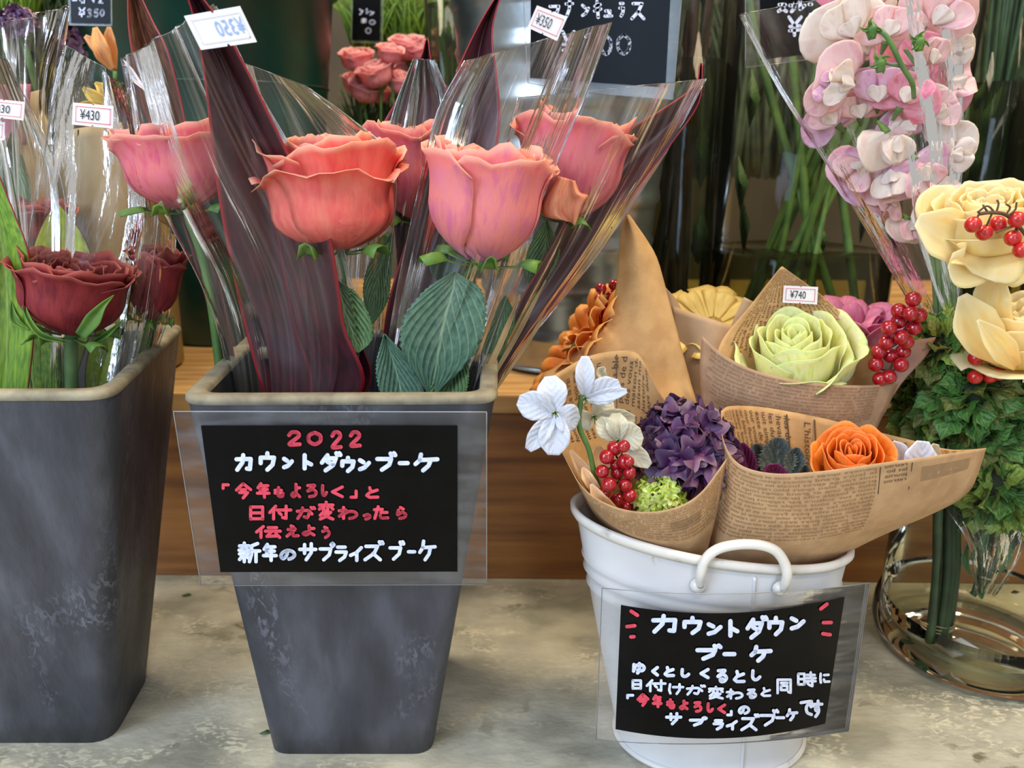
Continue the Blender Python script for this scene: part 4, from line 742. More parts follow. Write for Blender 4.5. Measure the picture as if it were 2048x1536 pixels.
text_fit(B_back, coneB, 4, .02, .335, .01, .5, 18, 14, M_NEWS, 1); text_fit(B_back, coneB, 5, .43, .97, .01, .5, 18, 16, M_NEWS, 1)
text_fit(B_back, coneB, 6, .362, .386, .04, .46, 20, 1, M_NEWS, 1, body="L'histoire de la", nm='newspaper_headline')
text_fit(C_back, coneC, 7, .04, .96, .02, .60, 26, 22, M_NEWS, 1)
text_fit(A_front, coneA, 8, .25, .97, .03, .45, 44, 12, M_NEWSF, 0, mirror=True); text_fit(B_front, coneB, 9, .16, .72, .04, .60, 44, 17, M_NEWSF, 0, mirror=True); text_fit(B_front, coneB, 10, .74, .80, .04, .20, 6, 4, M_NEWS, 0, mirror=True)
text_fit(C_front, coneC, 11, .06, .92, .05, .55, 50, 12, M_NEWSF, 0, mirror=True)
def bar(surf, parent, u0, u1, v0, v1, m, nm='printed_block'):
    V, F, n = [], [], 14
    for j in (0, 1):
        for i in range(n):
            p = surf.at(u0 + (u1 - u0) * i / (n - 1), v1 if j else v0); V.append(tuple(p * (1 - .0007 / np.linalg.norm(p))))
    return mesh_obj(nm, V, grid_faces(2, n), m, parent)
M_BLK = mat('printed_grey_block', (150, 118, 84), (160, 128, 92), scale=200, rough=.8)
bar(B_front, coneB, .84, .965, .08, .20, M_BLK); bar(A_front, coneA, .68, .86, .20, .30, M_BLK)
for (s_, p_, uu) in ((B_back, coneB, (.342, .412)), (A_back, coneA, (.37,))):
    for u in uu: bar(s_, p_, u, u + .004, .02, .5, M_NEWS, 'printed_rule')
bar(B_front, coneB, .728, .731, .03, .25, M_NEWS, 'printed_rule'); bar(B_front, coneB, .812, .815, .03, .25, M_NEWS, 'printed_rule')
# --- berries
M_BERRY = mat('red_berry_skin', (176, 16, 30), (140, 8, 24), scale=80, rough=.22, coat=.6)
M_BERRY2 = mat('scarlet_berry_skin', (204, 34, 26), (168, 20, 20), scale=60, rough=.3, coat=.4)
M_TWIG = mat('brown_twig', (104, 74, 48), (70, 48, 34), scale=60, rough=.7)
def uvsphere(n=20, m=14):
    V = []
    for j in range(m + 1):
        t = math.pi * j / m
        for i in range(n):
            a = 6.28318530718 * i / n; k = 1 - 0.05 * math.exp(-((t) / .25) ** 2); V.append((math.sin(t) * math.cos(a) * k, math.sin(t) * math.sin(a) * k, math.cos(t) * k))
    return V, grid_faces(m + 1, n, 0, True)
BV, BF = uvsphere(); BME = {}
def berry_sprig(label, pts, Y, rpx, m, stem, group, twig=None, jitY=.006, seed=0, cat='berries', sc=1.0):
    g = random.Random(seed); c = P(*stem[-1]); o = top('berry_sprig', label, cat, tuple(c), group=group); s = mpp(Y, 700)
    if m.name not in BME:
        b0 = mesh_obj('berry', BV, BF, m, None); BME[m.name] = b0.data; bpy.data.objects.remove(b0)
        tp = lathe('', (0, 0, .985), [(.0001, .02), (.09, .015), (.12, -.02)], None, n=8, raw=True); t0 = mesh_obj('berry_tip', tp[0], tp[1], M_TWIG, None); BME[m.name + 't'] = t0.data; bpy.data.objects.remove(t0)
    stw = [P(*q) for q in stem]
    for i, q in enumerate(pts):
        r = (q[2] if len(q) > 2 else rpx) * s; yy = Y + g.uniform(-jitY, jitY) if len(q) < 4 else q[3]
        b = bpy.data.objects.new('berry', BME[m.name]); COL.objects.link(b); b.parent = o; p = P(q[0], q[1], yy)
        R3 = Vector((g.uniform(-.6, .6), -1, g.uniform(-.5, .9))).to_track_quat('Z', 'Y'); b.matrix_local = Matrix.Translation(p - c) @ R3.to_matrix().to_4x4() @ Matrix.Diagonal((r, r, r * .96, 1))
        t = bpy.data.objects.new('berry_tip', BME[m.name + 't']); COL.objects.link(t); t.parent = b
        k = min(range(len(stw)), key=lambda j: (stw[j] - p).length); tube('twig', [tuple(p), tuple((p + stw[k]) / 2 + Vector((0, .001, -.002))), tuple(stw[k])], .0006, twig or M_TWIG, o, sides=5, n=5)
    tube('stem', [tuple(q) for q in stw], .0011, twig or M_TWIG, o, sides=6)
    return o
def crop(pts, sc, ox, oy, rs=None): return [(ox + p[0] / sc, oy + p[1] / sc) + ((p[2] / sc,) if len(p) > 2 else ()) for p in pts]
berry_sprig('glossy red berry cluster in the front left kraft cone', crop([(782, 738, 56), (845, 725, 46), (728, 798, 54), (855, 830, 57), (698, 898, 50), (800, 905, 52), (885, 908, 46), (745, 987, 54), (855, 990, 50), (712, 1042, 48), (890, 1062, 50), (802, 1092, 55), (865, 1140, 42), (785, 850, 38), (880, 830, 40)], 3.414, 1000, 680),
            .418, 15, M_BERRY, [(1238, 920, .43), (1240, 960, .43), (1250, 1000, .432), (1290, 1090, .44)], 'glossy red berry clusters', seed=2)
berry_sprig('glossy dark red berry cluster right of the green rose', crop([(232, 940), (147, 1008), (217, 1025), (268, 1035), (145, 1072), (88, 1110), (238, 1110), (162, 1165), (190, 1192), (72, 1195), (28, 1250), (172, 1248), (98, 1275), (160, 1328), (10, 1325), (88, 1400), (35, 1412)], 2.953, 1748, 280),
            .502, 15, M_BERRY, [(1822, 620, .508), (1805, 680, .511), (1780, 740, .514), (1700, 940, .50)], 'glossy red berry clusters', seed=3)
berry_sprig('glossy red berry cluster tucked behind the tall kraft corner', [(1202, 577), (1228, 570), (1200, 598), (1224, 592), (1208, 620), (1228, 612), (1204, 630), (1196, 640), (1216, 645), (1192, 665)],
            .555, 11, M_BERRY, [(1222, 590, .562), (1222, 640, .562), (1240, 760, .555)], 'glossy red berry clusters', seed=4)
# --- gerberas
M_GORG = mat('orange_gerbera_petal', (240, 148, 44), (232, 116, 24), scale=3, coord='UV', stretch=(5, 1, 1), rough=.5, trans=.3, tip=((248, 190, 110), .7, 1.0))
M_GYEL = mat('yellow_gerbera_petal', (248, 224, 140), (240, 204, 106), scale=3, coord='UV', stretch=(5, 1, 1), rough=.5, trans=.3)
M_GPNK = mat('pink_gerbera_petal', (238, 158, 188), (226, 118, 160), scale=4, coord='UV', stretch=(7, 1, 1), rough=.5, trans=.3, bump=.3, bscale=20)
def gerbera(label, c, axis, R, m, H=.3, n=22, flare=.3, opn=.8, cen=(120, 110, 40), group=None, seed=1, stem=None, cup=None, W=.19):
    c = Vector(c); o = top('gerbera', label, 'flower', tuple(c), group=group)
    rings = cup or [dict(n=n, W=W, Rf=1, Hf=.7, opn=opn, flare=flare, drop=.2, ruf=.0, tr=.35, sh=.6, nu=5, nv=10, off=0), dict(n=n, W=W * .95, Rf=.88, Hf=1.0, opn=opn, flare=flare * .6, drop=.1, ruf=.0, tr=.35, sh=.6, nu=5, nv=10, off=.14)]
    flower_head(o, c, axis, R, R * H, rings, m, 0, seed, .0005)
    Fm = frame(axis); md = mat('gerbera_disc_%d' % cen[0], cen, tuple(int(x * .6) for x in cen), scale=400, rough=.8, bump=.6)
    V, F = lathe('', (0, 0, R * H * .3), [(.0001, R * .10), (R * .1, R * .09), (R * .2, R * .05), (R * .24, 0)], None, n=20, raw=True); mesh_obj('disc', [Fm @ Vector(v) + c for v in V], F, md, o)
    V, F = lathe('', (0, 0, 0), [(.0001, -.008), (R * .12, -.007), (R * .24, -.003), (R * .22, .004)], None, n=20, raw=True); mesh_obj('calyx', [Fm @ Vector(v) + c for v in V], F, M_SEPAL, o)
    if stem: tube('stem', [tuple(c)] + [tuple(P(*q)) for q in stem], .0024, M_STEM, o)
    return o
gerbera('orange gerbera with pale petal tips left of the tall kraft corner', P(1176, 712, .56), (-.80, .05, .50), .045, M_GORG, H=.75, n=20, opn=.5, flare=.2, group='gerberas in the pail', stem=[(1230, 800, .555), (1260, 950, .53)])
gerbera('second orange gerbera half hidden above the first', P(1215, 668, .58), (-.55, .1, .85), .027, M_GORG, H=.9, n=14, opn=.35, flare=.2, W=.3, group='gerberas in the pail', seed=3)
gerbera('pale yellow gerbera peeping over the buff paper wrap', P(1425, 655, .575), (.05, -.5, .85), .030, M_GYEL, H=.5, n=18, opn=.6, W=.2, group='gerberas in the pail', seed=4, cen=(190, 150, 60))
gerbera('closed pink gerbera seen from the side behind the green rose', P(1718, 706, .560), (-.02, -.1, 1), .0235, M_GPNK, H=1.45, group='gerberas in the pail', seed=6, stem=[(1712, 760, .558), (1680, 900, .53)], cup=[dict(n=11, W=.34, Rf=1, Hf=1, opn=0, flare=.45, drop=.04, ruf=.02, tr=.25, sh=.5, nu=7, nv=12, belly=.5), dict(n=10, W=.36, Rf=.8, Hf=.98, opn=0, flare=.4, ruf=.02, tr=.25, sh=.5, nu=7, nv=12)])
gerbera('pink gerbera seen side on, left of the closed pink one', P(1664, 690, .585), (-.1, -.1, 1), .022, M_GPNK, H=1.45, group='gerberas in the pail', seed=7, cup=[dict(n=11, W=.34, Rf=1, Hf=1, opn=0, flare=.6, drop=.08, ruf=.02, tr=.25, sh=.5, nu=7, nv=12, belly=.5)])
# --- roses in the pail
M_GROSE = rosemat('pale_green_rose_petal', (246, 246, 190), (232, 240, 150), (250, 248, 212), (226, 238, 168), basec=(200, 224, 124), tr=.35)
M_OROSE = rosemat('orange_rose_petal', (255, 190, 84), (252, 160, 56), (255, 180, 76), (252, 160, 90), tr=.35)
rose('pale green ruffled rose in the cone with the price tag', (1590, 772), (1588, 654), .538, 214, OPENROSE, M_GROSE, [(1600, 860, .52)], seed=41, sep=0, Yt=.518)
rose('bright orange rose in the front right kraft cone', (1700, 972), (1706, 890), .458, 138, OPENROSE, M_OROSE, [(1640, 1080, .455)], seed=45, sep=0, Yt=.436, roll=.7)
# --- ruffled heads: shared crinkled petals, each a part
def ruffle_mesh(name, m, seed, k=1.0):
    V, F, UV = petal((0, 0, 0), Matrix.Identity(3), 1.0, 1.0, 0, .9, Rf=.9, Hf=.8, flare=.5, drop=.15, ruf=.085 * k, rff=8, tr=.1, seed=seed, nu=27, nv=9, opn=.2)
    o = mesh_obj(name, V, F, m, None, UV, True); me = o.data; bpy.data.objects.remove(o); return me
def ruffle_head(label, c, R, ms, n, up=(0, -.6, .8), cov=1.5, group=None, seed=0, cat='flower', name='ruffled_flower', sc=.42, stem=None, k=1.0, squash=1.0):
    g = random.Random(seed); c = Vector(c); o = top(name, label, cat, tuple(c), group=group); Fm = frame(up).to_4x4()
    mes = [ruffle_mesh('petal', m, seed * 7 + i, k) for i, m in enumerate(ms)]
    for i in range(n):
        t = math.acos(1 - (1 - math.cos(cov)) * (i + .5) / n); a = i * 2.39996
        d = Vector((math.sin(t) * math.cos(a), math.sin(t) * math.sin(a), math.cos(t) * squash)); s = R * sc * g.uniform(.8, 1.2)
        M4 = Matrix.Translation(Fm @ (d * R * .62)) @ Fm @ d.to_track_quat('Z', 'Y').to_matrix().to_4x4() @ Matrix.Rotation(g.uniform(0, 6.28), 4, 'Z') @ Matrix.Rotation(g.uniform(-.3, .3), 4, 'X') 
        b = bpy.data.objects.new('petal', g.choice(mes)); COL.objects.link(b); b.parent = o; b.matrix_local = M4 @ Matrix.Scale(s, 4) @ Matrix.Translation((-.35, 0, 0))
    tube('stem', [tuple(c), tuple(c + Vector((0, .01, -.05)))], .003, M_STEM, o)
    return o
def pm(name, a, b, c): return mat(name, a, b, c, tip=(tuple(int(x * .6 + 50) for x in a), .86, 1.0), scale=2.5, coord='UV', stretch=(4, 1, 1), rough=.45, trans=.15)
PUR = [pm('plum_petal', (78, 32, 84), (46, 18, 62), (98, 44, 96)), pm('mauve_petal', (140, 92, 120), (84, 44, 92), (112, 64, 108)), pm('dark_plum_petal', (52, 22, 72), (32, 14, 54), (70, 30, 80))]
LIM = [pm('lime_petal', (206, 226, 84), (168, 204, 56), (190, 216, 66)), pm('pale_lime_petal', (222, 232, 130), (186, 212, 80), (206, 224, 100))]
ruffle_head('deep purple ruffled carnation head in the front left kraft cone', P(1362, 905, .448), .0275, PUR, 95, cov=1.7, k=1.5, seed=5, sc=.58, squash=.95)
ruffle_head('lime green ruffled carnation beside the berries', P(1318, 1000, .424), .0165, LIM, 70, cov=1.6, seed=6, sc=.40, k=1.3)
kl = top('ornamental_kale', 'grey green and magenta ornamental kale leaves in the front right kraft cone', 'kale', tuple(P(1530, 990, .45)))
M_KALEG = leafmat('kale_leaf_grey', (96, 106, 96), (64, 74, 76), (120, 128, 110), freq=14, slant=3, trans=.1); M_KALEM = leafmat('kale_leaf_magenta', (140, 54, 108), (96, 36, 84), (186, 96, 146), freq=14, slant=3, trans=.15)
for ctr, wd, mm in (([(1560, 960, .452), (1555, 910, .455), (1558, 875, .46)], [30, 84, 60, 20], M_KALEG), ([(1525, 960, .458), (1520, 920, .46), (1510, 888, .465)], [20, 50, 40, 14], M_KALEG), ([(1590, 960, .447), (1590, 920, .45), (1595, 895, .455)], [20, 46, 40, 10], M_KALEG),
                    ([(1500, 960, .445), (1490, 920, .446), (1482, 886, .45)], [20, 46, 40, 14], M_KALEM), ([(1550, 975, .435), (1548, 950, .434), (1545, 928, .436)], [30, 64, 50, 24], M_KALEM), ([(1475, 930, .45), (1465, 900, .452), (1458, 876, .456)], [14, 30, 26, 10], M_KALEG), ([(1600, 975, .44), (1608, 950, .44), (1612, 930, .442)], [10, 30, 22, 10], M_KALEG)):
    blade('leaf', ctr, wd, mm, kl, fold=.008, nv=30, nu=11, serr=.09)
# --- white delphinium
M_WHITE = leafmat('white_petal', (242, 244, 250), (226, 230, 242), (250, 252, 255), rib=.01, freq=16, trans=.35, bump=.25, rough=.5, slant=2, vstr=.4)
M_CREAM = leafmat('cream_petal', (240, 236, 214), (228, 222, 196), (246, 244, 226), rib=.01, freq=16, trans=.4, bump=.2, rough=.5, slant=2, vstr=.4)
M_PEACH = mat('peach_petal', (244, 206, 150), (236, 184, 130), (248, 220, 176), scale=3, coord='UV', stretch=(3, 1, 1), rough=.5, trans=.4)
dl = top('delphinium', 'white delphinium stem with four open florets at the left of the white pail', 'flower', tuple(P(1200, 1000, .43)))
tube('stem', [tuple(P(*q)) for q in ((1164, 790, .425), (1158, 850, .42), (1178, 900, .42), (1194, 968, .425), (1230, 1080, .44))], .0016, M_STEM, dl)
def floret(cx, cy, Y, pets, m):
    for i, (tx, ty, wd, dY) in enumerate(pets):
        cxx, cyy = (cx + tx) / 2, (cy + ty) / 2; blade('petal', [(cx, cy, Y), (cxx, cyy, Y - .004), (tx, ty, Y + dY)], [wd * .22, wd * .75, wd, wd * .92, wd * .35], m, dl, fold=.003, nu=11, nv=18)
    p = P(cx, cy, Y - .004)
    for k in range(9):
        a = k * .7; tube('stamen', [tuple(p + Vector((0, .003, 0))), tuple(p + Vector((math.cos(a) * .002, -.003, math.sin(a) * .002)))], .0003, M_SEPAL if k % 3 else M_CREAM, dl, sides=5, n=2)
floret(1110, 826, .412, [(1100, 752, 62, .002), (1036, 800, 60, .0), (1056, 900, 42, -.002), (1107, 910, 66, -.003), (1156, 846, 62, .003)], M_WHITE)
floret(1170, 798, .425, [(1170, 712, 40, 0), (1240, 768, 56, -.004), (1254, 782, 26, -.006)], M_WHITE); blade('spur', [(1212, 760, .43), (1202, 745, .43), (1210, 735, .432)], [8, 20, 18, 6], M_CREAM, dl)
floret(1188, 834, .44, [(1158, 846, 44, 0), (1222, 800, 50, 0), (1270, 838, 38, 0)], M_CREAM)
floret(1236, 882, .428, [(1196, 838, 44, 0), (1232, 826, 46, .003), (1284, 866, 62, -.003), (1300, 932, 40, -.006)], M_CREAM)
for k, (a, lab) in enumerate([(([(1215, 1010, .43), (1180, 960, .425), (1140, 900, .43)], [20, 34, 30, 6]), 0), (([(1215, 1005, .434), (1200, 940, .432), (1196, 890, .44)], [20, 48, 50, 10]), 0), (([(1200, 990, .42), (1178, 960, .416), (1165, 935, .42)], [14, 24, 22, 6]), 0), (([(1230, 1025, .415), (1200, 1000, .41), (1182, 968, .415)], [20, 30, 26, 6]), 0)]):
    if k == 0: al = top('alstroemeria', 'peach alstroemeria petals tucked low behind the delphinium stem', 'flower', tuple(P(1215, 1010, .43)))
    blade('petal', a[0], a[1], M_PEACH, al, fold=.004, nu=9)
wf = top('freesia', 'two rounded white petals beside the orange rose', 'flower', tuple(P(1815, 960, .45)))
blade('petal', [(1812, 950, .447), (1800, 910, .444), (1782, 886, .446)], [30, 44, 40, 16], M_WHITE, wf, fold=.005, nu=9); blade('petal', [(1842, 950, .445), (1842, 920, .44), (1846, 882, .444)], [40, 68, 66, 24], M_WHITE, wf, fold=.004, nu=11); blade('petal', [(1862, 950, .46), (1866, 915, .46), (1872, 888, .46)], [10, 30, 34, 12], M_CREAM, wf, fold=.004)
# ================================================================ glass vase at the right front with the ranunculus bouquet
vx, vy, vr = 0.380, 0.553, 0.078
va = top('glass_vase', 'wide clear glass vase with thick rounded base at the right front', 'vase', (vx, vy, ZF), group='clear glass vases')
lathe('glass_wall', (vx, vy, ZF), [(.0665, .012), (.0725, .018), (.0735, .03), (.0735, .07), (.0735, .12), (.0735, .2), (.0745, .205)], M_GLASS, va, n=96)
lathe('thick_base', (vx, vy, ZF), [(.0001, .0015), (.05, .0015), (.066, .0005), (.0755, .006), (.078, .016), (.0775, .028), (.0742, .04), (.0715, .04), (.070, .026), (.063, .015), (.045, .0105), (.0001, .0095)], M_TGLASS, va, n=96)
sb = top('stem_bundle', 'bundle of dark green stems tied with string, standing in the glass vase', 'stems', tuple(P(1880, 1280, .515)), group='bouquets in the glass vase')
for k, (x, y) in enumerate(((1872, 0), (1886, 3), (1900, 0), (1879, -6), (1894, -5), (1908, 2))):
    tube('stem', [tuple(P(x + 8, 900, .525 + k % 2 * .006)), tuple(P(x + 4, 1040, .52 + k % 2 * .006)), tuple(P(x + 2, 1150, .517 + k % 2 * .006)), tuple(P(1858 + (x - 1872) * .9 + 2, 1284 + y, .512 + k % 2 * .006))], .0036, M_STEMD, sb, sides=10)
for k in range(3):
    c = P(1880, 1249 + 5 * k, .514); tube('string', [(c.x + math.cos(a) * .0125, c.y + .004 + math.sin(a) * .008, c.z + .001 * math.sin(a * 2 + k)) for a in np.linspace(0, 6.283, 16)], .0006, M_BUFF, sb, sides=5, n=40)
tg = mesh_obj('paper_tag', [P(1868, 1289, .548), P(1922, 1276, .545), P(1962, 1300, .53), P(1905, 1315, .525)], [(0, 3, 2, 1)], M_STICK, None, smooth=False, thick=.0004); tag(tg, 'small white paper scrap lying on the floor inside the glass vase', 'paper')
for k, (a, b, w_, lab) in enumerate((((1800, 1280, .55), (1832, 1288, .545), 10, 'small fallen green leaf inside the glass vase'), ((1822, 1318, .53), (1858, 1335, .522), 9, 'dark fallen leaf on the thick glass base'))):
    c = ((a[0] + b[0]) / 2, (a[1] + b[1]) / 2, (a[2] + b[2]) / 2); o = blade('fallen_leaf', [a, c, b], [1, w_, w_ * .8, 1], M_RLEAF2, None, fold=.001, thick=.0003); tag(o, lab, 'leaf')
s2o = top('wrapped_stem_end', 'dark leafy stem end tied with string inside the hanging cellophane', 'stems', tuple(P(1960, 1180, .52)), group='bouquets in the glass vase')
for k, (a, b) in enumerate((((1985, 1060), (1950, 1182)), ((2010, 1070), (1962, 1178)), ((1960, 1060), (1958, 1170)), ((2030, 1080), (1945, 1190)))): tube('stem', [tuple(P(a[0], a[1] - 60, .53)), tuple(P(a[0], a[1], .525)), tuple(P((a[0] + b[0]) / 2 + 4, (a[1] + b[1]) / 2, .52)), tuple(P(b[0], b[1], .515))], .0024, M_STEMD, s2o)
for ctr, wd in (([(1975, 1060, .515), (1960, 1100, .512), (1940, 1120, .515)], [10, 26, 4]), ([(2000, 1060, .515), (2010, 1110, .512), (1995, 1150, .515)], [12, 36, 4]), ([(1935, 1090, .52), (1930, 1120, .52), (1940, 1150, .52)], [4, 18, 3]), ([(1960, 1170, .515), (1962, 1185, .512), (1964, 1198, .512)], [6, 18, 4])): blade('leaf', ctr, wd, M_RLEAF2, s2o)
c = P(1968, 1150, .514); tube('string', [(c.x + math.cos(a) * .008, c.y + math.sin(a) * .006, c.z + .001 * math.sin(a * 2)) for a in np.linspace(0, 6.283 * 2, 30)], .0006, M_BUFF, s2o, sides=5, n=60)
# flowers: ranunculus
M_RAN = mat('yellow_ranunculus_petal', (255, 242, 176), (254, 232, 146), (255, 236, 176), scale=2.5, coord='UV', stretch=(3, 1, 1), rough=.45, trans=.4, tip=((254, 242, 196), .6, 1.0), base=((246, 206, 120), .4, 0.0))
RAN = [dict(n=5, W=.72, Rf=1.08, Hf=.5, flare=.05, drop=.15, opn=.6, ruf=.03, rff=3, tr=.3), dict(n=4, W=.95, Rf=.93, Hf=.7, flare=.02, drop=.1, opn=.3, ruf=.02, rff=3, tr=.12), dict(n=5, W=.9, Rf=.8, Hf=.85, pinch=.08, ruf=.02), dict(n=5, W=.95, Rf=.66, Hf=.95, pinch=.14, ruf=.02), dict(n=5, W=1, Rf=.5, Hf=.95, pinch=.2, ruf=.02), dict(n=5, W=1, Rf=.36, Hf=.92, pinch=.2, ruf=.02), dict(n=4, W=1.1, Rf=.2, Hf=.85, pinch=.2, ruf=.02)]
ru = rose('large pale yellow ranunculus at the right frame edge, upper one', (1974, 500), (1984, 366), .50, 208, RAN[1:], M_RAN, [(2000, 640, .53), (2010, 800, .55)], seed=51, sep=0, Yt=.487, group='yellow ranunculus at the right', cat='flower', name='ranunculus')
for ctr, wd in (([(1960, 490, .49), (1900, 470, .478), (1834, 440, .485)], [40, 108, 104, 26]), ([(1965, 500, .485), (1935, 530, .472), (1900, 520, .475)], [50, 96, 90, 30]), ([(1975, 495, .482), (1975, 535, .468), (1968, 556, .472)], [70, 150, 130, 50]), ([(2000, 495, .485), (2040, 525, .475), (2070, 540, .48)], [50, 110, 100, 40]), ([(1955, 470, .50), (1890, 420, .505), (1885, 370, .515)], [60, 120, 110, 40])): blade('petal', ctr, wd, M_RAN, ru, fold=.008, nu=11)
rr = rose('pale yellow ranunculus seen from the side, lower one at the right frame edge', (2060, 730), (2052, 590), .505, 200, RAN, M_RAN, [(2045, 840, .53)], seed=53, sep=0, Yt=.50, group='yellow ranunculus at the right', cat='flower', name='ranunculus')
blade('petal', [(2010, 722, .485), (1960, 660, .48), (1925, 590, .485)], [30, 90, 96, 20], M_RAN, rr, fold=.01, nu=11); blade('petal', [(2035, 735, .475), (2000, 690, .468), (1955, 640, .47)], [20, 60, 50, 6], M_RAN, rr, fold=.008, nu=11); blade('petal', [(2020, 690, .49), (1985, 610, .49), (2000, 545, .495)], [30, 70, 80, 20], M_RAN, rr, fold=.008, nu=11)
NB = crop([(585, 500), (650, 547), (732, 495), (820, 580), (870, 650), (845, 470)], 2.953, 1748, 280)
berry_sprig('nandina berry spray lying over the upper ranunculus', NB, .455, 15.5, M_BERRY2, [(1958, 428, .452), (1985, 425, .452), (2012, 430, .452), (2035, 450, .455), (2075, 500, .47)], 'nandina berry sprays', seed=8)
to = bpy.data.objects['berry_sprig.003'] if 'berry_sprig.003' in bpy.data.objects else None
for q in ([(1992, 428), (1975, 412), (1955, 425)], [(1992, 428), (1997, 408), (1994, 400)], [(2015, 432), (2030, 420), (2033, 404)], [(1975, 424), (1966, 410)], [(2012, 430), (2020, 415), (2012, 408)], [(2035, 450), (2000, 462), (1992, 466)]):
    tube('twig', [tuple(P(x, y, .452)) for x, y in q], .0006, M_TWIG, to, sides=5)
berry_sprig('nandina berry spray low among the green blooms', crop([(600, 1290), (597, 1400), (685, 1395), (735, 1380), (605, 1190), (700, 1215)], 2.953, 1748, 280), .50, 14.5, M_BERRY2, [(1972, 712, .505), (1985, 735, .505), (2000, 760, .51), (2030, 860, .53)], 'nandina berry sprays', seed=9)
berry_sprig('few nandina berries showing between the two ranunculus', crop([(655, 845), (680, 835), (668, 945), (870, 1500)], 2.953, 1748, 280), .53, 15, M_BERRY2, [(1985, 580, .535), (1980, 620, .535), (2000, 700, .54)], 'nandina berry sprays', seed=10)
# green ruffled blooms
M_G1 = leafmat('deep_green_leaflet', (96, 146, 64), (62, 104, 48), (140, 176, 92), freq=12, slant=2.5, trans=.2); M_G2 = leafmat('yellowish_green_leaflet', (186, 206, 98), (138, 172, 74), (206, 220, 130), freq=12, slant=2.5, trans=.25); M_G3 = leafmat('bronzed_green_leaflet', (136, 138, 68), (96, 112, 56), (164, 164, 92), freq=12, slant=2.5, trans=.2)
def leaflet_mesh(m, seed):
    g = np.random.default_rng(seed); V, UV = [], []
    for j in range(7):
        v = j / 6; w = math.sin(math.pi * min(1, v ** .8)) * .42 * (1 + .14 * (-1) ** j) + .02
        for i in range(5):
            u = i / 4 * 2 - 1; V.append((u * w, v, .18 * math.sin(v * 3) + .12 * abs(u) + .05 * math.sin(u * 5 + v * 6 + seed))); UV.append(((u + 1) / 2, v))
    o = mesh_obj('l', V, grid_faces(7, 5), m, None, UV); me = o.data; bpy.data.objects.remove(o); return me
LF = [[leaflet_mesh(M_G1, 1), leaflet_mesh(M_G1, 2), leaflet_mesh(M_G3, 3)], [leaflet_mesh(M_G2, 4), leaflet_mesh(M_G2, 5), leaflet_mesh(M_G1, 6)], [leaflet_mesh(M_G3, 7), leaflet_mesh(M_G1, 8), leaflet_mesh(M_G2, 9)]]
M_CORE = mat('bloom_core_green', (34, 50, 26), (22, 34, 20), scale=200, rough=.8)
def green_bloom(label, px, py, Y, rpx, kind, n, seed, sc=.68, up=(-.2, -.7, .6)):
    g = random.Random(seed); c = P(px, py, Y); R = rpx * mpp(Y, py); o = top('green_bloom', label, 'flower', tuple(c), group='ruffled green blooms at the right'); Fm = frame(up).to_4x4()
    b = bpy.data.objects.new('core', BMEC); COL.objects.link(b); b.parent = o; b.matrix_local = Matrix.Scale(R * .72, 4)
    for i in range(n):
        t = math.acos(1 - 1.5 * (i + .5) / n); a = i * 2.39996; d = Vector((math.sin(t) * math.cos(a), math.sin(t) * math.sin(a), math.cos(t)))
        side = Vector((-math.sin(a), math.cos(a), 0)); dirv = (d * g.uniform(.5, 1.1) + Vector((math.cos(a), math.sin(a), -.4)) * g.uniform(.1, .9)).normalized()
        Q = dirv.to_track_quat('Y', 'Z').to_matrix().to_4x4(); s = R * sc * g.uniform(.7, 1.25)
        l = bpy.data.objects.new('leaflet', g.choice(LF[kind])); COL.objects.link(l); l.parent = o; l.matrix_local = Fm @ Matrix.Translation(d * R * .66) @ Q @ Matrix.Rotation(g.uniform(-1.2, 1.2), 4, 'Y') @ Matrix.Scale(s, 4)
    return o
_o = mesh_obj('core', BV, BF, M_CORE, None); BMEC = _o.data; bpy.data.objects.remove(_o)
GB = [(1872, 700, .545, 62, 2, 'green ruffled bloom beside the dark red berries'), (1930, 790, .535, 78, 0, 'dark green ruffled bloom right of the kraft cones'), (2030, 790, .55, 80, 0, 'dark green ruffled bloom under the lower ranunculus'), (1955, 880, .54, 74, 0, 'dark green ruffled bloom behind the wide kraft cone corner'),
      (1870, 830, .56, 66, 2, 'bronzed green bloom deep between the cones and the vase'), (1985, 975, .525, 74, 1, 'lighter yellowish green bloom above the hanging cellophane'), (2060, 900, .55, 90, 2, 'bronzed green bloom cut by the right frame edge'), (2040, 1000, .545, 66, 0, 'lowest dark green bloom at the right frame edge'), (2010, 700, .57, 70, 1, 'yellow green bloom behind the lower ranunculus'), (1915, 950, .56, 52, 1, 'small yellow green bloom behind the wide cone tip'), (1845, 770, .565, 50, 0, 'small dark green bloom left of the others')]
for k, (x, y, Y, r, kd, lab) in enumerate(GB): green_bloom(lab, x, y, Y, r, kd, 110 if r > 60 else 80, 60 + k)
gs = top('leafy_stems', 'leafy green stems rising from the glass vase behind the blooms', 'stems', (vx, vy, ZF + .02))
for k in range(9): a = k * .7; tube('stem', [(vx + .02 * math.cos(a), vy + .02 * math.sin(a), ZF + .16), tuple(P(1900 + k * 16, 980 - (k % 3) * 30, .56)), tuple(P(1880 + k * 20, 760 + (k % 4) * 30, .565))], .0022, M_STEMD, gs)
rg = berry_sprig('few nandina berries under the lowest green bloom', [(2022, 1030), (2002, 1036), (2035, 1042)], .515, 14, M_BERRY2, [(2015, 1020, .52), (2030, 980, .53), (2050, 940, .54)], 'nandina berry sprays', seed=12)
o, s = sleeve('clear cellophane collar hanging over the glass vase', [(1800, 745), (1830, 850), (1875, 985), (1900, 1030), (1936, 1090), (1950, 1185)], [(2140, 740), (2130, 900), (2080, 1020), (2056, 1072), (2030, 1130), (1985, 1190)], [.57, .55, .52, .50, .51], .03, 31, M_CRINK, group='clear sleeves at the right', wr=.001)
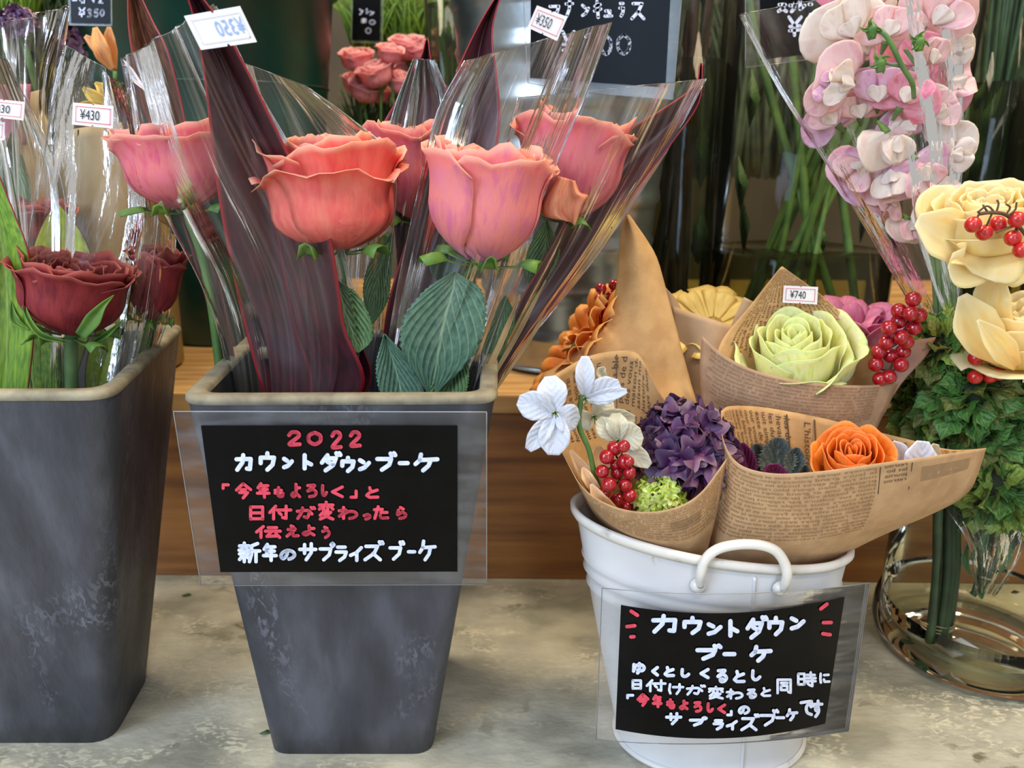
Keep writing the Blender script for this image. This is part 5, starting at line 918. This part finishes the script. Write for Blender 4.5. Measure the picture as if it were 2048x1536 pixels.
# ================================================================ sweet peas
M_SP = [mat('cream_sweet_pea', (242, 228, 218), (236, 214, 206), (244, 234, 222), scale=2, coord='UV', stretch=(5, 1, 1), rough=.5, trans=.4), mat('blush_sweet_pea', (248, 208, 210), (242, 186, 198), (248, 220, 216), scale=2, coord='UV', stretch=(5, 1, 1), rough=.5, trans=.4), mat('pink_sweet_pea', (244, 156, 180), (236, 124, 158), (244, 176, 192), scale=2, coord='UV', stretch=(5, 1, 1), rough=.5, trans=.4), mat('lilac_pink_sweet_pea', (240, 188, 216), (232, 164, 204), (242, 204, 222), scale=2, coord='UV', stretch=(5, 1, 1), rough=.5, trans=.4)]
def fan(R, seed, k=1.0, nu=21, nv=14):
    g = np.random.default_rng(seed); u, v = np.meshgrid(np.linspace(-1, 1, nu), np.linspace(0, 1, nv)); p = g.uniform(0, 6.28, 5)
    a = u * 2.1 * k; r = R * v ** .9 * (1 - .8 * np.abs(u) ** 5) * (1 + .08 * np.cos(3 * u + p[4]) - .12 * np.exp(-(u / .18) ** 2) * v ** 3)
    x = r * np.sin(a); z = r * np.cos(a); y = R * (.09 * np.sin(u * 5 + p[0]) * v ** 2 + .06 * np.sin(u * 9 + p[1]) * v ** 5 + .22 * np.abs(u) ** 1.5 * v - .18 * np.exp(-(u / .2) ** 2) * v)
    return np.stack([x, y, z], -1).reshape(-1, 3), grid_faces(nv, nu), np.stack([(u.ravel() + 1) / 2, v.ravel()], 1)
def sweet_pea(label, px, py, Y, rpx, rot, cs, cw, seed):
    c = P(px, py, Y); R = 1.22 * rpx * mpp(Y, py); o = top('sweet_pea', label, 'flower', tuple(c), group='sweet peas in the hanging sleeve'); g = random.Random(seed)
    M3 = Matrix.Rotation(math.radians(rot), 3, 'Y') @ Matrix.Rotation(g.uniform(-.45, .45), 3, 'Z') @ Matrix.Rotation(g.uniform(-.4, .3), 3, 'X')
    for k, (sc, off, m, kk, rz) in enumerate(((1.0, (0, 0, 0), M_SP[cs], 1.0, 0), (.72, (-.10, -.30, .05), M_SP[cw], .55, .5), (.72, (.10, -.30, .05), M_SP[cw], .55, -.5), (.40, (0, -.42, .02), M_SP[0], .5, 0))):
        V, F, UV = fan(R * sc, seed * 5 + k, kk); Rz = Matrix.Rotation(rz, 3, 'Z'); mesh_obj(['standard_petal', 'wing_petal', 'wing_petal', 'keel'][k], [M3 @ (Rz @ Vector(v) + Vector(off) * R) + c for v in V], F, m, o, UV, True, .0003)
    d = M3 @ Vector((0, .25, -.2)) * R; tube('calyx', [tuple(c), tuple(c + d * .6), tuple(c + d * 1.3)], [.0026, .0020, .0009], M_SEPAL, o, sides=8)
    return o
SP = [(1700, 78, 78, -30, 0, 0, 'large cream sweet pea at the top left of the bunch'), (1690, 10, 60, 20, 2, 1, 'pink sweet pea at the top edge left'), (1772, 82, 62, 10, 1, 1, 'blush sweet pea right of the large cream one'), (1850, 50, 78, 40, 1, 1, 'blush sweet pea at the top right'), (1896, 100, 44, 80, 0, 0, 'cream sweet pea bulging at the right top'),
      (1700, 165, 66, -80, 1, 0, 'blush and cream sweet pea, left side, second row'), (1800, 160, 76, 30, 2, 2, 'strong pink sweet pea in the middle behind the stem'), (1880, 180, 62, 70, 2, 1, 'pink sweet pea at the right, second row'), (1668, 190, 46, -60, 1, 3, 'small blush sweet pea at the left edge'), (1755, 205, 70, -10, 3, 3, 'lilac pink sweet pea in the centre'),
      (1675, 250, 58, -50, 3, 1, 'lilac pink sweet pea at the left, third row'), (1775, 265, 64, 160, 0, 0, 'cream sweet pea hanging in the centre'), (1850, 235, 60, 60, 0, 1, 'cream sweet pea right of centre'), (1730, 330, 64, -130, 3, 1, 'lilac blush sweet pea lower left'), (1830, 320, 66, 150, 3, 1, 'lilac pink sweet pea lower centre'), (1890, 300, 52, 100, 0, 0, 'cream sweet pea at the right, third row'),
      (1780, 390, 52, -140, 1, 1, 'blush sweet pea near the sleeve point'), (1868, 390, 60, 130, 0, 1, 'cream sweet pea near the bottom right'), (1815, 440, 44, 180, 0, 1, 'cream sweet pea lowest in the sleeve point'), (1740, 20, 50, 0, 0, 1, 'cream sweet pea at the top edge centre'), (1800, 215, 66, 20, 2, 2, 'deepest pink sweet pea under the stalk'), (1820, 270, 60, -40, 3, 1, 'lilac pink sweet pea right of the hanging cream one'), (1720, 235, 60, -20, 1, 1, 'blush sweet pea between the lilac ones'), (1840, 130, 56, 20, 2, 1, 'pink sweet pea right of the stalk top'), (1780, 340, 60, 170, 1, 0, 'blush sweet pea in the lower middle'), (1735, 120, 56, -20, 1, 0, 'blush sweet pea behind the stalk left')]
for k, (x, y, r, rot, a, b, lab) in enumerate(SP): sweet_pea(lab, x, y, .565 + .012 * math.sin(k * 2.1), r, rot, a, b, 80 + k)
spk = top('flower_stalk', 'green sweet pea stalk arching in front of the pink blooms', 'stems', tuple(P(1826, 195, .535)))
tube('stem', [tuple(P(*q)) for q in ((1748, 55, .535), (1775, 75, .53), (1803, 130, .53), (1824, 165, .532), (1828, 195, .54))], .0016, M_STEM, spk); tube('side_stem', [tuple(P(*q)) for q in ((1765, 125, .535), (1785, 130, .533), (1806, 134, .531))], .0010, M_STEM, spk)
tube('side_stem', [tuple(P(*q)) for q in ((1810, 98, .535), (1822, 115, .535), (1832, 130, .54))], .0012, M_STEM, spk)
for k, (x, y) in enumerate(((1743, 58), (1760, 125), (1838, 82))):
    c = P(x, y, .532); cx_ = tube('calyx', [tuple(c + Vector((-.001, 0, .004))), tuple(c), tuple(c + Vector((.001, 0, -.006)))], [.0012, .004, .0022], M_SEPAL, spk)
    for q in range(4): blade('calyx_lobe', [(x, y, .531), (x + 14 * math.cos(q * 1.5 + k), y + 14 * math.sin(q * 1.5 + k), .529), (x + 24 * math.cos(q * 1.5 + k + .3), y + 24 * math.sin(q * 1.5 + k + .3), .531)], [8, 7, 1], M_SEPAL, spk, fold=.001)
ss = top('pale_stems', 'pale green sweet pea stems below the sleeve point', 'stems', tuple(P(1890, 760, .60)))
for k in range(6): tube('stem', [tuple(P(1850 + k * 8, 440, .575)), tuple(P(1868 + k * 9, 560, .58)), tuple(P(1876 + k * 10, 760, .60))], .0017, mat('pale_stem', (150, 176, 120), (120, 150, 96), scale=50, rough=.5, trans=.2), ss)
o, s = sleeve('clear pointed sleeve hanging around the sweet peas', [(1478, 30), (1560, 180), (1640, 305), (1712, 420), (1786, 545), (1838, 640), (1860, 760)], [(1922, -60), (1932, 160), (1932, 340), (1912, 450), (1920, 560), (1935, 660), (1960, 760)], [.57, .565, .57, .58], .04, 41, M_CRINK, group='clear sleeves at the right', wr=.0018, wf=3)
# ================================================================ behind: buckets, jars, bunches
M_GRB = mat('dark_green_bucket', (14, 66, 54), (8, 44, 38), scale=12, rough=.3, bump=.05)
c = P(452, 400, .905); gb = top('green_bucket', 'tall dark green tapering bucket standing on the wooden step', 'bucket', (c.x, .905, ZS))
RT, RB = .132, .088; Hh = .36
lathe('body', (c.x, .905, ZS), [(RB - .004, 0), (RB, .003), (RB + (RT - RB) * .3, Hh * .3), (RB + (RT - RB) * .65, Hh * .65), (RT, Hh), (RT + .006, Hh + .002), (RT + .006, Hh + .012), (RT - .002, Hh + .012), (RT - .003, Hh), (RB - .003, .01)], M_GRB, gb, n=80, cap=True)
lathe('side_ridge', (c.x, .905, ZS), [(RT + (RB - RT) * .28 + .0002, Hh * .74), (RT + (RB - RT) * .28 + .003, Hh * .745), (RT + (RB - RT) * .28 + .0002, Hh * .75)], M_GRB, gb, n=80)
M_GALV = mat('galvanised_tin', (176, 180, 178), (120, 126, 124), scale=18, rough=.28, metal=.9, bump=.1, bscale=40)
f = Pz(1110, 757, ZS); gx = P(1130, 500, f.y + .06).x; gy = f.y + .075
tb = top('ribbed_tin_bucket', 'shiny ribbed galvanised bucket behind the ranunculus price card', 'bucket', (gx, gy, ZS))
pr = [(.066, 0), (.072, .004)]
for i in range(60):
    t = i / 59; z = .004 + t * .33; r = .072 + .034 * t; k = (z % .042) / .042; pr.append((r + (.0030 * math.sin(math.pi * (k - .7) / .3) if k > .7 else 0), z))
lathe('body', (gx, gy, ZS), pr, M_GALV, tb, n=96, cap=True)
def jar(label, px, Y, rpx, py_top, waterpy, stems, seed, watercol=M_WATER, tilt=0):
    c = P(px, 400, Y); r = rpx * mpp(Y, 400); zt = P(px, py_top, Y).z; o = top('glass_jar', label, 'vase', (c.x, Y, ZS), group='clear glass vases behind')
    lathe('glass_wall', (c.x, Y, ZS), [(r - .003, 0), (r, .004), (r, zt - ZS), (r - .002, zt - ZS)], M_GLASS, o, n=64, cap=True)
    zw = P(px, waterpy, Y).z; lathe('water', (c.x, Y, ZS), [(r - .0035, .006), (r - .003, zw - ZS - .001), (r - .0036, zw - ZS), (.0001, zw - ZS - .0006)], watercol, o, n=64)
    g = random.Random(seed)
    sb_ = top('cut_greenery', stems[0], 'stems', (c.x, Y, ZS + .01), group='stems standing in the back vases')
    for k in range(stems[1]):
        a = g.uniform(0, 6.28); q = g.uniform(.1, .8) * r; a2 = a + g.uniform(1.5, 4.0); q2 = g.uniform(.2, .85) * r
        tube('stem', [(c.x + q * math.cos(a), Y + q * math.sin(a), ZS + .01), (c.x + (q * math.cos(a) + q2 * math.cos(a2)) / 2 + g.uniform(-.004, .004), Y + (q * math.sin(a) + q2 * math.sin(a2)) / 2, ZS + .16), (c.x + q2 * math.cos(a2), Y + q2 * math.sin(a2), ZS + .34), (c.x + q2 * 1.4 * math.cos(a2), Y + q2 * 1.3 * math.sin(a2), ZS + .5)], stems[3] * g.uniform(.7, 1.2), stems[2], sb_, sides=8)
    for k in range(stems[4]):
        a = g.uniform(0, 6.28); x = c.x + r * .7 * math.cos(a); y = Y + r * .6 * math.sin(a); z = ZS + g.uniform(.08, .36); s_ = g.uniform(.03, .07)
        V = [(x, y, z), (x + g.uniform(.004, .012), y, z + s_ * .5), (x + g.uniform(-.01, .01), y - .005, z + s_), (x - g.uniform(.004, .012), y, z + s_ * .5)]; mesh_obj('leaf', V, [(0, 1, 2), (0, 2, 3)], M_RLEAF2, sb_, [(.5, 0), (1, .5), (.5, 1), (0, .5)], True, .0005)
    return o
M_BSTEM = mat('brown_twigs', (74, 48, 32), (40, 28, 22), scale=60, rough=.6); M_GS = mat('green_flower_stems', (112, 142, 62), (80, 112, 50), scale=60, rough=.4, trans=.1); M_GSD = mat('deep_green_flower_stems', (60, 88, 44), (40, 66, 36), scale=60, rough=.4)
jar('narrow clear glass vase of dark brown twigs behind the tall kraft corner', 1348, .84, 84, -60, 122, ('dark brown twigs standing in the narrow glass vase', 22, M_BSTEM, .0040, 10), 1)
jar('large clear glass vase with pale green stems and low water', 1610, .82, 178, -60, 500, ('thick pale green stems in the large glass vase', 12, M_GS, .0042, 14), 2)
jar('glass vase of dark green stems right of the sweet peas', 1968, .86, 62, -60, 165, ('dark green stems in the vase right of the sweet peas', 18, M_GSD, .0032, 14), 3)
jar('clear glass vase far right behind the ranunculus', 2095, .80, 90, -60, 200, ('dark green stems at the right frame edge', 12, M_GSD, .003, 10), 4)
jar('small clear glass vase between the green and tin buckets', 905, 1.0, 46, -60, 10, ('thin green stems in the small glass vase', 10, M_GS, .0022, 8), 5)
jar('clear glass vase at the top left behind the sleeves', 60, .86, 80, -60, 60, ('pale stems at the top left behind the sleeves', 10, M_GS, .003, 6), 6)
# pink spray roses
M_SPR = rosemat('spray_rose_petal', (248, 170, 178), (240, 144, 158), (248, 166, 166), (252, 200, 190))
BUD = [dict(n=4, W=1.0, Rf=1, Hf=.9, flare=.25, drop=.1, ruf=.03, nu=8, nv=8), dict(n=4, W=1.0, Rf=.8, Hf=1.0, flare=.05, ruf=.03, nu=8, nv=8), dict(n=3, W=1.1, Rf=.5, Hf=1.02, flare=-.05, nu=7, nv=7), dict(n=3, W=1.2, Rf=.3, Hf=1.0, flare=-.05, nu=6, nv=6)]
SPR = [(716, 120, 30, 'at the green bucket edge, upper'), (712, 168, 26, 'at the green bucket edge, lower'), (778, 108, 24, 'in the upper left of the spray'), (818, 96, 32, 'largest at the top of the spray'), (846, 104, 24, 'at the top right of the spray'), (762, 148, 34, 'large in the centre of the spray'), (796, 132, 24, 'just right of the central one'), (804, 166, 28, 'at the lower right of the spray'), (728, 182, 28, 'at the lower left of the spray'), (756, 186, 26, 'lowest in the spray'),
       (905, 72, 30, 'seen through the small glass vase'), (912, 98, 20, 'below the one in the small vase'), (864, 116, 18, 'smallest, beside the small vase'), (884, 96, 18, 'tiny, by the small vase wall'), (2024, 300, 26, 'at the right frame edge above the ranunculus')]
for k, (x, y, r, lab) in enumerate(SPR):
    Y = 1.0 + .03 * math.sin(k * 2.3) if k < 10 or k == 14 else 1.09
    if k == 14: Y = .95
    c = P(x, y + r * .8, Y); R = r * mpp(Y, y); o = top('spray_rose', 'small pink spray rose ' + lab, 'rose', tuple(c), group='pink spray roses behind'); flower_head(o, c, (.25 * math.sin(k), -.35, 1), R, R * 1.6, BUD, M_SPR, k, 200 + k, .0004)
    tube('stem', [tuple(c), tuple(c + Vector((.004 * math.sin(k), .004, -.05))), tuple(c + Vector((.012 * math.sin(k), .01, -.13)))], .0016, M_STEM, o)
    tube('calyx', [tuple(c + Vector((0, 0, .004))), tuple(c), tuple(c + Vector((0, 0, -.006)))], [R * .5, R * .35, .002], M_SEPAL, o)
def tuft(label, x0, x1, y0, y1, Y, n, m, seed, cat='foliage', r=.0016, name='grass_tuft', lean=60):
    g = random.Random(seed); VF = []
    for k in range(n):
        x = g.uniform(x0, x1); yy = Y + g.uniform(-.03, .03); dx = g.uniform(-lean, lean)
        VF.append(tube('', [tuple(P(x, y1 + g.uniform(-10, 20), yy)), tuple(P(x + dx * .4, (y0 + y1) / 2, yy - .01)), tuple(P(x + dx, y0 + g.uniform(-20, 40), yy - .01 * g.random()))], [r, r * .8, r * .2], None, sides=5, n=7, raw=True))
    return tag(joined(name, VF, m), label, cat, None, 'stuff')
M_GRASS = mat('bright_grass', (128, 160, 44), (84, 124, 34), scale=60, rough=.5, trans=.3); M_FOLD = mat('dull_foliage', (84, 104, 48), (50, 70, 36), scale=40, rough=.6, trans=.2)
tuft('bright green feathery grass above the pink spray roses', 700, 870, -40, 90, 1.12, 240, M_GRASS, 3, lean=90)
tuft('dull green leaves and stems under the spray roses', 705, 860, 170, 330, 1.06, 170, M_FOLD, 4, r=.0022)
tuft('feathery green foliage at the top left corner', -10, 70, -60, 60, .80, 90, M_GRASS, 5, r=.0013)
tuft('grey green leafy stems at the top left', 60, 150, -80, 110, .86, 70, M_FOLD, 6, r=.0028)
tuft('dark foliage behind the tin bucket and glass vases', 880, 2080, -80, 340, 1.30, 420, mat('dark_foliage', (64, 76, 42), (36, 44, 28), scale=30, rough=.7), 7, r=.005, lean=120)
M_AL = mat('peach_orange_petal', (236, 168, 96), (222, 128, 104), (240, 190, 120), scale=2, coord='UV', stretch=(4, 1, 1), rough=.5, trans=.4); M_ALY = mat('soft_yellow_petal', (238, 216, 110), (226, 190, 90), scale=3, coord='UV', rough=.5, trans=.4)
al2 = top('alstroemeria', 'peach orange alstroemeria petals beside the green bucket, top left', 'flower', tuple(P(240, 150, .70)))
for ctr, wd in (([(225, 140, .70), (200, 95, .69), (190, 55, .70)], [8, 34, 30, 10]), ([(228, 140, .70), (195, 95, .695), (170, 72, .70)], [8, 26, 22, 8]), ([(230, 140, .705), (218, 90, .70), (218, 54, .70)], [8, 30, 26, 8])): blade('petal', ctr, wd, M_AL, al2, fold=.004)
tube('stem', [tuple(P(230, 142, .70)), tuple(P(238, 260, .705)), (P(238, 260, .705).x, .71, ZS)], .0018, M_STEM, al2)
al3 = top('yellow_alstroemeria', 'soft yellow petals seen through the crinkled sleeve, upper left', 'flower', tuple(P(215, 215, .62)))
for ctr, wd in (([(225, 215, .62), (190, 195, .615), (165, 175, .62)], [8, 26, 24, 6]), ([(225, 215, .62), (222, 190, .615), (226, 160, .62)], [8, 26, 28, 10]), ([(222, 218, .62), (180, 210, .615), (150, 212, .62)], [8, 18, 16, 5]), ([(222, 215, .625), (205, 180, .62), (190, 165, .625)], [8, 22, 20, 5])): blade('petal', ctr, wd, M_ALY, al3, fold=.004)
ruffle_head('dark purple ruffled flower at the top left corner', P(40, 55, .74), .016, PUR, 40, seed=9, sc=.5)
ruffle_head('dusky purple bloom behind the card at the top left', P(150, 110, .84), .028, [PUR[1], pm('brown_plum_petal', (92, 58, 62), (60, 38, 44), (104, 66, 70))], 50, seed=10, sc=.5)
pt = top('beige_tin', 'dull beige tin rim seen through the sleeves at the upper left', 'tin', (P(165, 200, .72).x, .72, ZS)); xx = P(165, 200, .72).x
lathe('body', (xx, .74, ZS), [(.04, 0), (.047, .004), (.052, .18), (.054, .182), (.054, .19), (.050, .19), (.049, .18)], mat('dull_beige_tin', (172, 156, 112), (140, 124, 88), scale=20, rough=.4), pt, n=48, cap=True)
# price cards behind
def flat(Y): return lambda x, y: Y
sign('ranunculus price card in clear pouch, white marker on black, above the deep pink rose', [(1043, -60), (1368, -60), (1346, 199), (1056, 166), 4], [(1062, -60), (1344, -60), (1331, 175), (1060, 156)], flat(.662),
     [(Z('フナンキュラス', [(920,30,1010,130),(1040,-20,1110,130),(1160,20,1230,130),(1250,0,1320,140),(1330,60,1400,135),(1440,10,1490,130),(1530,10,1640,150)]), 850, 0, 3.7236, 24, M_WINK), (Z('¥300', [(1015,225,1120,430),(1180,245,1270,440),(1300,255,1395,415),(1425,250,1535,412)]), 850, 0, 3.7236, 24, M_WINK)], None)
sign('spray flower price card in clear pouch behind the sweet pea sleeve', [(1491, -60), (1720, -60), (1706, 108), (1491, 135)], [(1519, -60), (1716, -60), (1702, 98), (1521, 120)], flat(.70),
     [(Z('スプレー', [(690,50,890,240),(900,10,1080,245),(1080,-30,1245,200),(1260,40,1360,120)]), 1480, 0, 9.31, 66, M_WINK), (Z('¥', [(885,290,1165,685)]) + [([[(1, 0), (0, 1)]], (1195, 240, 1340, 515))], 1480, 0, 9.31, 60, M_WINK)], None)
sign('small blue black price card at the top left behind the green bucket', [(136, -60), (222, -60), (224, 52), (138, 50)], [(140, -60), (218, -60), (220, 48), (142, 46)], flat(.745),
     [(Z('¥350', [(1070,100,1170,235),(1185,115,1260,245),(1275,115,1350,240),(1360,120,1430,230)]), 0, 0, 6.827, 26, M_WINK), (Z('ー菊マム', [(985,-10,1055,20),(1075,-70,1165,50),(1235,-40,1315,45),(1335,-10,1415,52)]), 0, 0, 6.827, 22, M_WINK)], None)
sign('small dark price card half hidden in the bright grass', [(704, -20), (766, -20), (764, 86), (702, 84)], [(706, -10), (762, -10), (760, 82), (704, 80)], flat(1.0),
     [(Z('ンニハ'[:1] + 'ト' + 'ン', [(465,110,525,210),(555,115,600,190),(608,140,675,215)]) + Z('日0', [(490,250,570,315),(600,265,690,340)]) + Z('0', [(548,370,634,465)]), 650, 0, 6.827, 22, M_WINK)], None)
# crumbs on the surface
for k, (x, y, lab) in enumerate(((530, 1468, 'green leaf scrap on the concrete by the middle planter base'), (2030, 1186, 'brown curled leaf scrap on the concrete at the right edge'), (372, 1192, 'tiny yellow leaf crumb behind the middle planter'))):
    c = Pz(x, y, ZF); V = [(c.x - .004, c.y, ZF + .0004), (c.x, c.y - .002, ZF + .002), (c.x + .005, c.y + .001, ZF + .0006), (c.x + .001, c.y + .003, ZF + .0012)]; o = mesh_obj('leaf_scrap', V, [(0, 1, 2, 3)], M_RLEAF2 if k != 1 else M_BSTEM, None, [(0, 0), (1, 0), (1, 1), (0, 1)], thick=.0003); tag(o, lab, 'leaf')
